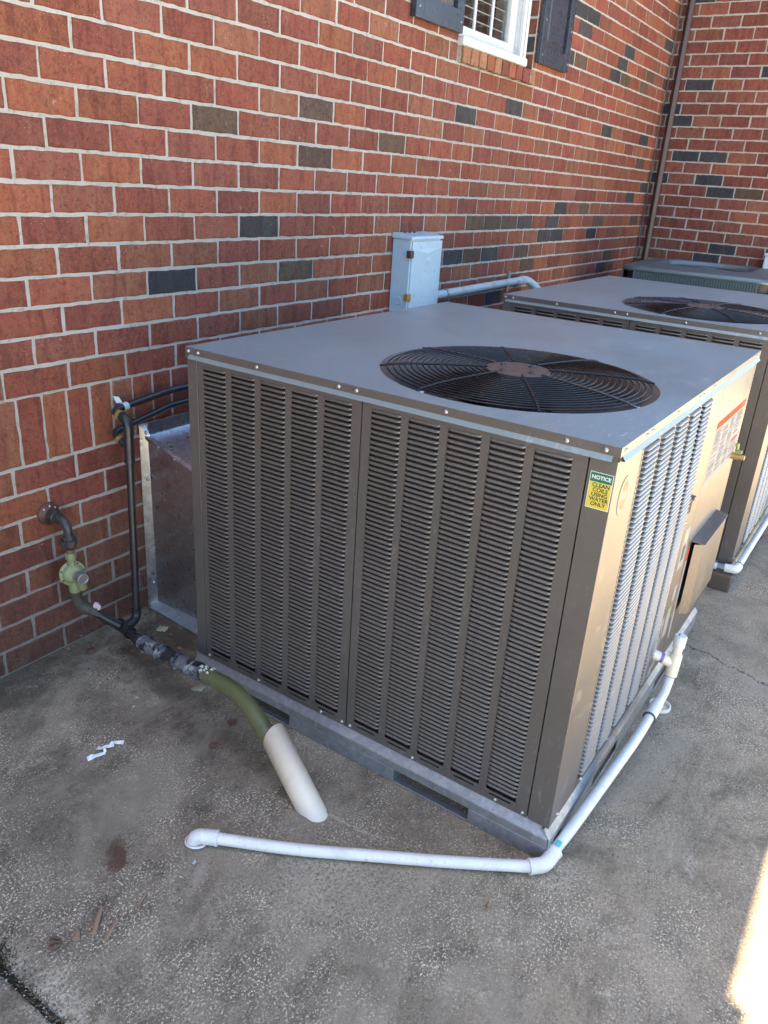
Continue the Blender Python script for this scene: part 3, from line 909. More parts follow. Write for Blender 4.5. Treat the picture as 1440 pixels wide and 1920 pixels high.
def make_unit(loc, label, group):
    LR = random.Random(17)
    root = thing('air_conditioner', label, 'air conditioner', loc, YAW, group)
    zc = 0.094
    # ---- base rails
    b = MB()
    U0, U1 = -0.008, -0.004
    zt, zs0, zs1 = 0.068, 0.006, 0.044
    def wallu(v0, v1, z0, z1): b.box(U0, U1, -v0, -v1, z0, z1)
    va, vb = 0.0, UW + 0.002
    slots = [(0.159, 0.386), (0.751, 0.977)]
    wallu(va, vb, zs1, zt)
    cur = va
    for s0, s1 in slots:
        wallu(cur, s0, 0.0015, zs1 - 0.0001); cur = s1
        wallu(s0, s1, 0.0015, zs0)
        b.box(U1, 0.16, -s0 + 0.0005, -s0 + 0.002, 0.0015, zs1)
        b.box(U1, 0.16, -s1 - 0.002, -s1 - 0.0005, 0.0015, zs1)
        b.box(U1 + 0.001, 0.012, -s0, -s1, 0.0018, 0.0034)
        b.box(U1 + 0.001, 0.02, -s0, -s1, zs1, zs1 + 0.002)
    wallu(cur, vb, 0.0015, zs1 - 0.0001)
    # sloping galvanised ledge under the cabinet
    b.hexa([(U0, -va, zt), (U0, -vb, zt), (0.02, -vb + 0.02, zc - 0.006), (0.02, -va, zc - 0.006),
            (U0, -va, zt + 0.002), (U0, -vb, zt + 0.002), (0.012, -vb + 0.014, zc + 0.001), (0.012, -va, zc + 0.001)])
    b.build('base_rail', M['galv'], root, 0.0012, 1)
    b = MB()
    V0, V1 = UW + 0.003, UW + 0.006
    b.box(-0.006, UL, -V0, -V1, 0.046, zt)
    cur = -0.006
    for s0, s1 in [(0.03, 0.075), (0.30, 0.50), (0.86, 1.06)]:
        b.box(cur, s0, -V0, -V1, 0.0015, 0.0459); cur = s1
        b.box(s0, s1, -V0, -V1, 0.0015, 0.006)
    b.box(cur, UL, -V0, -V1, 0.0015, 0.0459)
    b.hexa([(-0.006, -(UW - 0.02), zc - 0.006), (-0.006, -V1, zt), (UL, -V1, zt), (UL, -(UW - 0.02), zc - 0.006),
            (-0.004, -(UW - 0.012), zc + 0.001), (-0.006, -V1, zt + 0.002), (UL, -V1, zt + 0.002), (UL, -(UW - 0.012), zc + 0.001)])
    b.build('base_rail', M['galv'], root, 0.0012, 1)
    MB().box(0, UL, -0.002, 0.001, 0.0015, zc).build('base_rail', M['galv'], root)
    MB().box(UL - 0.004, UL - 0.001, -0.004, -UW + 0.004, 0.0015, zc).build('base_rail', M['galv'], root)
    # ---- inner coil block and cabinet body
    MB().box(0.024, 0.160, -0.05, -UW + 0.024, zc + 0.002, 1.02).build('coil', M['coil'], root)
    MB().box(0.165, 0.80, -UW + 0.022, -UW + 0.15, zc + 0.002, 1.02).build('coil', M['coil'], root)
    MB().box(0.02, UL - 0.01, -0.02, -UW + 0.152, 0.085, 0.0925).build('base_pan', M['galv'], root)
    cab = MB()
    cab.box(0.035, UL - 0.004, -0.004, -0.008, zc, 1.03)         # wall side
    cab.box(UL - 0.008, UL - 0.004, -0.0085, -UW + 0.006, zc, 1.03)  # far side
    cab.build('cabinet_side', M['paint'], root)
    # ---- front posts
    f0, f1 = 0.003, 0.0048
    lp = MB().box(f0 - 0.0005, f1 + 0.03, -0.003, -0.0395, zc, 1.035)
    lp.build('corner_post', M['paint'], root, 0.002)
    cp = MB()
    cp.box(f0 - 0.0002, f1, -1.1265, -(UW - 0.0032), zc, 1.035)
    cp.box(f1, 0.1655, -(UW - 0.0048), -(UW - 0.0032), zc, 1.035)
    cp.box(f1, f1 + 0.02, -1.1265, -1.1280, zc, 1.035)
    cp.build('corner_post', M['paint'], root, 0.0016)
    # ---- front louver panels
    mesh_v = MB(); mesh_v.add(*louver_mesh(CW, 'v'), smooth=True)
    lou_v = mesh_v.mesh('louver', M['louver'])
    def is_near(ci, k):
        return ci >= 5 and (k < NL)
    n_ind = 0
    def louvers(panel, cols, front):
        nonlocal n_ind
        mass = MB()
        L = CW if front else SCW
        v, f = louver_mesh(L, 'v' if front else 'u')
        for c0 in cols:
            for k in range(NL):
                z = ZL_TOP - k * PZ
                if front:
                    org = Vector((f0 + LR.uniform(-0.0003, 0.0002), -c0, z + LR.uniform(-0.00035, 0.00035)))
                    if c0 >= 0.7 and n_ind < 295:
                        o = link('louver', lou_v, panel, org); n_ind += 1
                        continue
                else:
                    org = Vector((c0, -(UW - 0.0032), z))
                mass.add([Vector(p) + org for p in v], f, 0, True)
        o = mass.build('louver', M['louver' if front else 'gloss'], panel)
        o['kind'] = 'stuff'
    def front_panel(vs, ve, cols):
        p = MB()
        edges = [vs] + [e for c in cols for e in (c, c + CW)] + [ve]
        for i in range(0, len(edges), 2):
            p.box(f0, f1, -edges[i], -edges[i + 1], zc + 0.0285, ZL_TOP - 0.0002)
        p.box(f0, f1, -vs, -ve, ZL_TOP, 1.035)
        za, zb = 0.1095, 0.1145
        p.box(f0, f1, -vs, -ve, zc, za)
        p.box(f0, f1, -vs, -ve, zb, zc + 0.0283)
        cur = vs
        for c in cols:
            p.box(f0, f1, -cur, -(c + 0.010), za + 0.0001, zb - 0.0001); cur = c + CW - 0.012
        p.box(f0, f1, -cur, -ve, za + 0.0001, zb - 0.0001)
        p.box(f1, f1 + 0.016, -vs, -vs - 0.0015, zc, 1.03)
        p.box(f1, f1 + 0.016, -ve, -ve + 0.0015, zc, 1.03)
        o = p.build('louver_panel', M['paint'], root)
        louvers(o, cols, True)
        for vv, zz in ((vs + 0.012, 0.1035), (vs + 0.215, 0.1015), (ve - 0.085, 0.1015), (ve - 0.012, 0.1035)):
            link('screw', screw_me, root, (f0, -vv, zz))
    front_panel(0.0425, 0.5775, COLS[:5])
    front_panel(0.5815, 1.1235, COLS[5:])
    # ---- side louver panel
    s0, s1 = UW - 0.0048, UW - 0.0032
    def sb(p, u0, u1, z0, z1): p.box(u0, u1, -s0, -s1, z0, z1)
    p = MB()
    edges = [0.1680] + [e for c in SCOLS for e in (c, c + SCW)] + [0.9150]
    for i in range(0, len(edges), 2):
        sb(p, edges[i], edges[i + 1], 0.1182, ZL_TOP - 0.0002)
    sb(p, 0.168, 0.915, ZL_TOP, 1.035)
    sb(p, 0.168, 0.915, zc, 0.118)
    p.box(0.168, 0.1695, -s0 + 0.014, -s0, zc, 1.03)
    p.box(0.9135, 0.915, -s0 + 0.014, -s0, zc, 1.03)
    side = p.build('louver_panel', M['paint'], root)
    louvers(side, SCOLS, False)
    for uu, zz in ((0.172 + 0.03, 0.105), (0.40, 0.105), (0.62, 0.105), (0.90, 0.105), (0.05, 0.105), (0.805, 0.755), (0.805, 0.625)):
        o = link('screw', screw_me, root, (uu, -s1, zz)); o.rotation_euler = (0, 0, R(90))
    # ---- service panel and far post
    sp = MB()
    sb(sp, 0.9185, 1.3580, zc, 1.035)
    sp.build('service_panel', M['paint'], root, 0.0008, 1)
    ep = MB(); sb(ep, 1.3615, UL - 0.003, zc, 1.035)
    ep.box(UL - 0.005, UL - 0.003, -s0 + 0.05, -s0, zc, 1.035)
    ep.build('corner_post', M['paint'], root, 0.0008, 1)
    # pull handle
    h = MB().box(0.786, 0.812, -s1, -(s1 + 0.004), 0.655, 0.712)
    h.box(0.790, 0.808, -(s1 + 0.0041), -(s1 + 0.013), 0.700, 0.712)
    hd = h.build('handle', M['rim'], root, 0.002)
    MB().box(0.789, 0.809, -(s1 + 0.0042), -(s1 + 0.0048), 0.660, 0.697).build('handle_pocket', M['dark'], hd)
    # flue hood
    hb = MB()
    hv = s1 + 0.037
    hb.box(0.990, 1.300, -(hv - 0.0015), -hv, 0.250, 0.4985)
    hb.hexa([(0.968, -(s1 + 0.011), 0.250), (0.9905, -(hv - 0.0004), 0.250), (0.992, -(hv - 0.0014), 0.250), (0.9695, -(s1 + 0.011), 0.250),
             (0.968, -(s1 + 0.011), 0.4985), (0.9905, -(hv - 0.0004), 0.4985), (0.992, -(hv - 0.0014), 0.4985), (0.9695, -(s1 + 0.011), 0.4985)])
    hb.box(1.2985, 1.300, -(s1 + 0.0005), -(hv - 0.0016), 0.250, 0.4985)
    hb.hexa([(0.966, -s1, 0.5065), (1.306, -s1, 0.5065), (1.306, -(hv + 0.004), 0.4990), (0.984, -(hv + 0.004), 0.4990),
             (0.966, -s1, 0.5085), (1.306, -s1, 0.5085), (1.306, -(hv + 0.004), 0.5010), (0.984, -(hv + 0.004), 0.5010)])
    hood = hb.build('vent_hood', M['paint'], root, 0.0006, 1)
    MB().box(0.968, 1.297, -s1, -(s1 + 0.0006), 0.255, 0.492).build('flue_opening', M['dark'], hood)
    # drain pocket low on the panel
    MB().box(0.772, 0.83, -s1, -(s1 + 0.0005), 0.120, 0.30).build('drain_plate', M['galv'], root)
    # gas cock
    gv = MB().tube([(1.33, -s1, 0.70), (1.33, -(s1 + 0.022), 0.70)], 0.011, 14)
    gv.tube([(1.33, -(s1 + 0.022), 0.70), (1.33, -(s1 + 0.042), 0.70)], 0.0085, 14)
    gvo = gv.build('gas_cock', M['brass'], root)
    g2 = MB().box(1.324, 1.336, -(s1 + 0.008), -(s1 + 0.030), 0.711, 0.723)
    g2.tube([(1.33, -(s1 + 0.014), 0.723), (1.33, -(s1 + 0.010), 0.744)], [0.005, 0.007], 10)
    g2.build('cock_handle', M['regulator'], gvo, 0.001)
    # ---- labels on the side
    e = s1 + 0.0006
    lb = MB().box(0.943, 1.345, -s1, -e, 0.700, 0.898)
    lab = lb.build('warning_label', M['label_white'], root)
    MB().box(0.943, 1.345, -e, -(e + 0.0003), 0.874, 0.895).build('label_header', M['label_orange'], lab)
    pr = MB()
    rr = random.Random(8)
    for colx, (xa, xb) in enumerate(((0.955, 1.045), (1.055, 1.145), (1.155, 1.225), (1.24, 1.335))):
        zz = 0.866
        while zz > 0.712:
            if rr.random() < 0.9:
                pr.box(xa, xa + (xb - xa) * rr.uniform(0.6, 1.0), -e, -(e + 0.0002), zz - 0.0022, zz)
            zz -= rr.choice((0.0052, 0.0052, 0.009))
    pr.build('print', M['label_grey'], lab)
    MB().box(1.24, 1.336, -e, -(e + 0.00035), 0.768, 0.774).box(1.236, 1.2395, -e, -(e + 0.00035), 0.735, 0.774).build('print', M['label_orange'], lab)
    o = text('lettering', 'WARNING', 0.016, M['label_black'], lab, (1.30, -(e + 0.0005), 0.885), (R(90), 0, 0), 0, 0.0004)
    st = MB().box(0.835, 0.90, -s1, -e, 0.452, 0.590).build('sticker', M['label_white'], root)
    MB().slab([(0.850, -e, 0.548), (0.882, -e, 0.548), (0.866, -e, 0.575)], (0, -0.0003, 0)).build('print', M['label_yellow'], st)
    MB().box(0.852, 0.884, -e, -(e + 0.0003), 0.478, 0.530).build('print', M['label_grey'], st)
    MB().box(0.872, 0.900, -s1, -e, 0.330, 0.385).build('sticker', M['label_white'], root)
    s3 = MB().box(0.845, 0.893, -s1, -e, 0.205, 0.315).build('sticker', M['label_white'], root)
    MB().box(0.845, 0.893, -e, -(e + 0.0003), 0.296, 0.315).build('print', M['regulator'], s3)
    s4 = MB().box(0.945, 0.966, -s1, -e, 0.16, 0.49).build('sticker', M['label_white'], root)
    MB().box(0.945, 0.966, -e, -(e + 0.0003), 0.445, 0.49).build('print', M['label_orange'], s4)
    # oval emblem by the corner
    em = MB()
    pts = [(0.083 + 0.034 * math.cos(a), -s1, 0.925 + 0.044 * math.sin(a)) for a in [2 * math.pi * i / 28 for i in range(28)]]
    em.slab(list(reversed(pts)), (0, -0.0012, 0))
    emb = em.build('emblem', M['emblem'], root, 0.0005, 1)
    d = MB()
    def arcband(cx, cz, ro, ri, a0, a1, yy):
        n = 10
        for i in range(n):
            t0, t1 = a0 + (a1 - a0) * i / n, a0 + (a1 - a0) * (i + 1) / n
            q = [(cx + ri * math.cos(t0), yy, cz + ri * math.sin(t0)), (cx + ro * math.cos(t0), yy, cz + ro * math.sin(t0)),
                 (cx + ro * math.cos(t1), yy, cz + ro * math.sin(t1)), (cx + ri * math.cos(t1), yy, cz + ri * math.sin(t1))]
            d.add(q, [(0, 1, 2, 3)])
    yy = -(s1 + 0.0015)
    arcband(0.086, 0.941, 0.015, 0.006, R(-60), R(200), yy)
    arcband(0.080, 0.910, 0.015, 0.006, R(120), R(380), yy)
    d.build('emblem_print', M['emblem_o'], emb)
    # ---- NOTICE sticker on the front corner post
    q = f0 - 0.0008
    ns = MB().box(q, f0 - 0.0002, -1.1325, -1.1795, 0.9135, 0.9890).build('notice_sticker', M['label_front'], root)
    ns['label'] = 'yellow and green notice sticker'
    MB().box(q - 0.0002, q, -1.1337, -1.1783, 0.9690, 0.9878).build('sticker_header', M['label_green'], ns)
    MB().box(q - 0.0002, q, -1.1337, -1.1783, 0.9147, 0.9686).build('sticker_field', M['label_yellow'], ns)
    rot = (R(90), 0, R(-90))
    text('lettering', 'NOTICE', 0.0106, M['label_front'], ns, (q - 0.0004, -1.156, 0.9784), rot, 0, 0.00035)
    for i, w in enumerate(('CLEAN', 'COILS', 'USING', 'WATER', 'ONLY')):
        text('lettering', w, 0.0112, M['label_black'], ns, (q - 0.0004, -1.1575, 0.9626 - i * 0.0098), rot, 0, 0.00028)
    # ---- top panel with the fan opening
    CXu, CYv, RF = 0.410, 0.772, 0.352
    tp = MB()
    cx, cy = CXu, -CYv
    corners = [(0, 0), (UL, 0), (UL, -UW), (0, -UW)]
    angs = [2 * math.pi * i / 96 for i in range(96)] + [math.atan2(y - cy, x - cx) % (2 * math.pi) for x, y in corners]
    angs = sorted(angs)
    def outer(a):
        dx, dy = math.cos(a), math.sin(a)
        t = 1e9
        if dx > 1e-9: t = min(t, (UL - cx) / dx)
        if dx < -1e-9: t = min(t, (0 - cx) / dx)
        if dy > 1e-9: t = min(t, (0 - cy) / dy)
        if dy < -1e-9: t = min(t, (-UW - cy) / dy)
        return (cx + dx * t, cy + dy * t)
    n = len(angs)
    inn = [(cx + RF * math.cos(a), cy + RF * math.sin(a), ZT) for a in angs]
    out_ = [(*outer(a), ZT) for a in angs]
    tp.add(inn + out_, [(i, n + i, n + (i + 1) % n, (i + 1) % n) for i in range(n)])
    # skirt and flared lip on each side
    sk, lp_ = 0.0195, 0.0300
    fl = 0.0065
    A = [(0, 0), (0, -UW), (UL, -UW), (UL, 0)]
    nrm = [(-1, 0), (0, -1), (1, 0), (0, 1)]
    for i in range(4):
        a, b2 = A[i], A[(i + 1) % 4]
        nx_, ny_ = nrm[i]
        d = Vector((b2[0] - a[0], b2[1] - a[1], 0)).normalized() * 0.014
        tp.quad((*a, ZT), (*b2, ZT), (*b2, ZT - sk), (*a, ZT - sk), 1)
        a2, b3 = (a[0] + d.x, a[1] + d.y), (b2[0] - d.x, b2[1] - d.y)
        tp.quad((*a2, ZT - sk), (*b3, ZT - sk), (b3[0] + nx_ * fl, b3[1] + ny_ * fl, ZT - lp_), (a2[0] + nx_ * fl, a2[1] + ny_ * fl, ZT - lp_), 2)
        tp.quad((a2[0] + nx_ * fl, a2[1] + ny_ * fl, ZT - lp_), (b3[0] + nx_ * fl, b3[1] + ny_ * fl, ZT - lp_),
                (b3[0] - nx_ * 0.003, b3[1] - ny_ * 0.003, ZT - lp_ - 0.0005), (a2[0] - nx_ * 0.003, a2[1] - ny_ * 0.003, ZT - lp_ - 0.0005))
        tp.quad((*a, ZT - sk), (*b2, ZT - sk), (b2[0] - nx_ * 0.003, b2[1] - ny_ * 0.003, ZT - lp_), (a[0] - nx_ * 0.003, a[1] - ny_ * 0.003, ZT - lp_), 1)
    top = tp.build('top_panel', [M['top_sky_paint'], M['paint'], M['top_sky_paint']], root)
    top.data.validate()
    for vv in (0.012, 0.048, 0.255, 0.512, 0.563, 0.80, 1.075, 1.155):
        link('screw', screw_me, root, (0, -vv, ZT - 0.0105))
    for uu in (0.03, 0.165, 0.205, 0.40, 0.60, 0.635, 0.75, 1.33):
        o = link('screw', screw_me, root, (uu, -UW, ZT - 0.0105)); o.rotation_euler = (0, 0, R(90))
    # ---- fan: rim, venturi, blades, grille
    rm = MB()
    prof = [(RF + 0.001, ZT), (RF - 0.004, ZT - 0.004), (RF - 0.018, ZT - 0.012), (RF - 0.030, ZT - 0.016), (RF - 0.040, ZT - 0.03), (RF - 0.043, ZT - 0.14)]
    sg = 72
    vs = [(cx + rr_ * math.cos(2 * math.pi * k / sg), cy + rr_ * math.sin(2 * math.pi * k / sg), zz) for rr_, zz in prof for k in range(sg)]
    fs = [(i * sg + k, i * sg + (k + 1) % sg, (i + 1) * sg + (k + 1) % sg, (i + 1) * sg + k) for i in range(len(prof) - 1) for k in range(sg)]
    rm.add(vs, fs, 0, True)
    rm.build('fan_rim', M['rim'], root)
    MB().lathe((cx, cy, ZT - 0.22), (0, 0, 1), [(0, 0.40), (0.002, 0.40)], 40).build('fan_chamber', M['dark'], root)
    for k in range(4):
        bl = MB()
        a0 = R(25) + k * math.pi / 2
        rows = []
        for j in range(7):
            rr_ = 0.07 + (0.295 - 0.07) * j / 6
            half = R(30) + R(8) * j / 6
            row = []
            for q2 in range(9):
                t = q2 / 8 * 2 - 1
                a = a0 + half * t
                row.append((cx + rr_ * math.cos(a), cy + rr_ * math.sin(a), ZT - 0.085 + t * (0.030 - 0.010 * j / 6) + 0.012 * (1 - t * t)))
            rows.append(row)
        vv = [p_ for row in rows for p_ in row]
        ff = [(j * 9 + q2, j * 9 + q2 + 1, (j + 1) * 9 + q2 + 1, (j + 1) * 9 + q2) for j in range(6) for q2 in range(8)]
        bl.add(vv, ff, 0, True)
        o = bl.build('fan_blade', M['blade'], root)
        sm = o.modifiers.new('solid', 'SOLIDIFY'); sm.thickness = 0.0025
    MB().lathe((cx, cy, ZT - 0.20), (0, 0, 1), [(0, 0.075), (0.12, 0.075), (0.125, 0.06)], 28).build('fan_motor', M['dark'], root)
    # domed wire grille
    gz = lambda rr_: ZT - 0.002 + 0.017 * math.sqrt(max(0.0, 1 - (rr_ / 0.345) ** 2))
    gr = MB().lathe((cx, cy, gz(0.07) - 0.004), (0, 0, 1), [(0, 0.0835), (0.0035, 0.0835), (0.0045, 0.080)], 40).build('fan_grille', M['hub'], root)
    for i in range(17):
        rr_ = 0.092 + i * (0.333 - 0.092) / 16
        w = MB()
        sgr = 84
        w.tube([(cx + rr_ * math.cos(2 * math.pi * k / sgr), cy + rr_ * math.sin(2 * math.pi * k / sgr), gz(rr_)) for k in range(sgr + 1)], 0.0021, 8, 0, False)
        w.build('grille_ring', M['wire'], gr)
    for i in range(8):
        a = R(-15) + i * R(45) + (R(3) if i % 2 else 0)
        s = MB()
        rads = [0.078 + j * (0.352 - 0.078) / 10 for j in range(11)]
        s.tube([(cx + q2 * math.cos(a), cy + q2 * math.sin(a), gz(min(q2, 0.345)) + 0.0022) for q2 in rads], 0.0029, 8)
        so = s.build('grille_spoke', M['spoke_sheen'] if i in (2, 6) else M['wire'], gr)
        if i % 2 == 0:
            MB().lathe((cx + 0.346 * math.cos(a + 0.03), cy + 0.346 * math.sin(a + 0.03), ZT - 0.010), (0, 0, 1), [(0, 0.011), (0.003, 0.011), (0.0032, 0.007), (0.010, 0.0065), (0.011, 0.004)], 12).build('grille_bolt', M['bolt'], gr)
    for a, q2 in ((R(70), 0.052), (R(160), 0.052), (R(250), 0.052), (R(340), 0.052)):
        MB().lathe((cx + q2 * math.cos(a), cy + q2 * math.sin(a), gz(0.07)), (0, 0, 1), [(0, 0.0105), (0.002, 0.0105), (0.0022, 0.007), (0.006, 0.006)], 12).build('hub_nut', M['iron'], gr)
    return root

unit1 = make_unit((0, -0.45275, 0), 'nearest tan-grey packaged unit with louvered front and black fan grille', 'packaged air conditioners along the wall')
unit2 = make_unit((1.84, -0.493, 0), 'second packaged unit behind the nearest one, cut by the photo edge', 'packaged air conditioners along the wall')

def UP(u, v, z):
    """unit frame of the nearest unit -> world"""
    return Vector((u * math.cos(YAW) + v * math.sin(YAW), -0.45275 + u * math.sin(YAW) - v * math.cos(YAW), z))

# ------------------------------------------------------------------ supply duct between wall and unit
duct = thing('duct', 'galvanized sheet metal duct between brick wall and nearest unit', 'duct', (0.21, -0.02, 0))
def dl(x, y, z): return (x - 0.21, y + 0.02, z)
dx0, dx1 = 0.215, 1.22
b = MB()
yw, yu = -0.012, -0.449
ztw, ztu = 0.650, 0.505
b.slab([dl(dx0, yw, 0.010), dl(dx0, yu, 0.008), dl(dx0, yu, ztu), dl(dx0, yw, ztw)], (0.0015, 0, 0))
b.slab([dl(dx1, yw, 0.010), dl(dx1, yu, 0.008), dl(dx1, yu, ztu), dl(dx1, yw, ztw)], (-0.0015, 0, 0))
b.slab([dl(dx0, yw, ztw), dl(dx0, yu, ztu), dl(dx1, yu, ztu), dl(dx1, yw, ztw)], (0, 0, 0.0015))
b.slab([dl(dx0, yw, 0.008), dl(dx1, yw, 0.008), dl(dx1, yu, 0.006), dl(dx0, yu, 0.006)], (0, 0, 0.0015))
b.build('duct_body', M['duct'], duct)
# folded seams: wall flange, top arris, bottom lip
f = MB()
f.hexa([dl(0.188, -0.004, 0.01), dl(0.222, -0.030, 0.01), dl(0.222, -0.004, 0.01), dl(0.190, -0.002, 0.01),
        dl(0.196, -0.004, 0.690), dl(0.222, -0.030, 0.652), dl(0.222, -0.004, 0.690), dl(0.198, -0.002, 0.690)])
f.build('wall_flange', M['duct'], duct, 0.002)
f = MB()
f.box(0.222 - 0.21, dx1 - 0.21, 0.005, 0.016, 0.650, 0.694)
f.build('wall_flange', M['duct'], duct, 0.002)
f = MB()
f.slab([dl(0.2085, yw, ztw + 0.002), dl(0.2085, yu, ztu + 0.002), dl(0.226, yu, ztu + 0.004), dl(0.226, yw, ztw + 0.004)], (0, 0, 0.0022))
f.slab([dl(0.2085, yw, ztw - 0.008), dl(0.2085, yu, ztu - 0.008), dl(0.2085, yu, ztu + 0.002), dl(0.2085, yw, ztw + 0.002)], (0.002, 0, 0))
f.build('folded_seam', M['duct'], duct)
f = MB()
f.slab([dl(0.185, yw, 0.004), dl(0.150, yu, 0.004), dl(0.216, yu, 0.024), dl(0.216, yw, 0.020)], (0, 0, 0.003))
f.build('bottom_lip', M['galv'], duct)
for yy, zz in ((-0.026, 0.665), (-0.02, 0.50), (-0.02, 0.10)):
    MB().lathe(dl(0.207, yy, zz), (-1, 0, 0), [(0, 0.007), (0.003, 0.006), (0.005, 0.003)], 10).build('screw', M['bolt'], duct)
for t in (0.15, 0.32):
    yy = yw + (yu - yw) * t
    MB().lathe(dl(0.2085, yy, ztw + (ztu - ztw) * t - 0.003), (-1, 0, 0), [(0, 0.005), (0.003, 0.004)], 10).build('screw', M['bolt'], duct)
# ------------------------------------------------------------------ gas piping
gas = thing('gas_pipe', 'gas pipe run from wall flange through green regulator to the ground sleeve', 'gas pipe', (-0.165, 0, 0))
def gl(p): return Vector(p) - Vector((-0.165, 0, 0))
GX = -0.162
MB().lathe(gl((GX, 0.001, 0.485)), (0, -1, 0), [(0, 0.036), (0.006, 0.036), (0.009, 0.030), (0.012, 0.021), (0.018, 0.019)], 28).build('wall_flange', M['flange'], gas)
for a in (40, 85, 130):
    MB().lathe(gl((GX + 0.026 * math.cos(R(a)), -0.007, 0.485 + 0.026 * math.sin(R(a)))), (0, -1, 0), [(0, 0.004), (0.003, 0.003)], 8).build('flange_rivet', M['grit'], gas)
MB().lathe(gl((GX, -0.016, 0.485)), (0, -1, 0), [(0, 0.019), (0.002, 0.0205), (0.026, 0.0205), (0.028, 0.015)], 8, smooth=False).build('hex_bushing', M['iron'], gas)
el = [(GX, -0.040, 0.485), (GX, -0.058, 0.485)] + bend((GX, -0.058, 0.485), (GX, -0.093, 0.484), (GX, -0.093, 0.43), 0.033) + [(GX, -0.093, 0.432)]
rads = [0.0165] + [0.0135] * (len(el) - 2) + [0.0135]
eo = MB().tube([gl(p) for p in el], rads, 16).build('elbow', M['iron'], gas)
MB().tube([gl((GX, -0.048, 0.485)), gl((GX, -0.056, 0.485))], 0.0168, 16).build('elbow_collar', M['iron'], eo)
MB().lathe(gl((GX, -0.093, 0.438)), (0, 0, -1), [(0, 0.014), (0.003, 0.017), (0.010, 0.017), (0.011, 0.0245), (0.030, 0.0245), (0.032, 0.018), (0.044, 0.014)], 8, smooth=False).build('pipe_union', M['iron'], gas)
MB().tube([gl((GX, -0.093, 0.396)), gl((GX, -0.093, 0.374))], 0.0105, 14).build('nipple', m_stained('rusty_nipple', (0.20, 0.085, 0.04), [(60, 0.5, 0.7, 0.5, (0.09, 0.05, 0.03))], 0.6), gas)
reg = MB()
reg.lathe(gl((GX, -0.094, 0.384)), (0, 0, -1), [(0, 0.0165), (0.022, 0.0165), (0.026, 0.012), (0.048, 0.013)], 6, smooth=False)
ax = Vector((-0.34, -0.92, 0.14)).normalized()
reg.lathe(gl((GX + 0.002, -0.084, 0.312)), ax, [(0, 0.018), (0.004, 0.026), (0.010, 0.030), (0.0105, 0.0385), (0.0155, 0.0395), (0.0165, 0.0385), (0.0170, 0.031), (0.024, 0.030), (0.031, 0.023), (0.033, 0.018)], 36)
reg.tube([gl((GX, -0.095, 0.29)), gl((GX, -0.097, 0.246))], [0.017, 0.0165], 14)
reg.tube([gl((GX + 0.004, -0.118, 0.300)), gl((GX + 0.014, -0.120, 0.262))], [0.016, 0.013], 12)
rego = reg.build('regulator', M['regulator'], gas, 0.0008, 1)
nx = ax.cross(Vector((0, 0, 1))).normalized(); ny = nx.cross(ax)
for k in range(7):
    a = R(20) + k * R(51.4)
    pp = Vector((GX + 0.002, -0.084, 0.312)) + ax * 0.0165 + (nx * math.cos(a) + ny * math.sin(a)) * 0.0345
    MB().lathe(gl(pp), ax, [(0, 0.0033), (0.0014, 0.0026)], 8).build('cover_screw', M['black'], rego)
pp = Vector((GX + 0.010, -0.088, 0.306)) + ax * 0.029
MB().lathe(gl(pp), ax + Vector((0.30, -0.05, -0.16)), [(0, 0.0165), (0.024, 0.0165), (0.0245, 0.0178), (0.034, 0.0178), (0.0345, 0.0155), (0.031, 0.014)], 24).build('vent_cap', M['vent'], rego)
MB().box(*[q for q in (GX - 0.055 + 0.165, GX - 0.043 + 0.165, -0.075, -0.068, 0.296, 0.304)]).build('side_plug', M['flange'], rego)
# elbow under the regulator and the valve body towards the tee
E0 = Vector((GX, -0.098, 0.250)); E1 = Vector((GX + 0.002, -0.100, 0.206)); T = Vector((-0.058, -0.184, 0.100))
dirT = (T - E1).normalized()
MB().tube([gl(E0), gl(E0 - Vector((0, 0, 0.012)))] + [gl(q) for q in bend(E0, E1, T, 0.026)] + [gl(E1 + dirT * 0.034)], [0.0190, 0.0190] + [0.0178] * 8 + [0.0205], 14).build('elbow', M['olive_iron'], gas)
MB().lathe(gl(E1 + dirT * 0.030), dirT, [(0, 0.0205), (0.009, 0.0215), (0.010, 0.017), (0.018, 0.0200), (0.028, 0.0200), (0.029, 0.0145), (0.042, 0.0145)], 8, smooth=False).build('valve_body', M['olive_iron'], gas)
vb_ = E1 + dirT * 0.070
MB().tube([gl(E1 + dirT * 0.058), gl(vb_), gl(T - dirT * 0.02)], [0.0140, 0.0140, 0.0160], 14).build('nipple', M['black'], gas)
hp = E1 + dirT * 0.066 + Vector((0, 0, 0.012))
h = MB()
h.slab([gl(hp + Vector(q)) for q in ((-0.010, -0.004, 0), (0.010, -0.010, 0), (0.013, -0.010, 0.012), (0.006, -0.008, 0.024), (-0.004, -0.005, 0.028), (-0.010, -0.003, 0.018))], (0.004, 0.008, 0.001))
h.build('valve_handle', M['pink'], gas, 0.002)
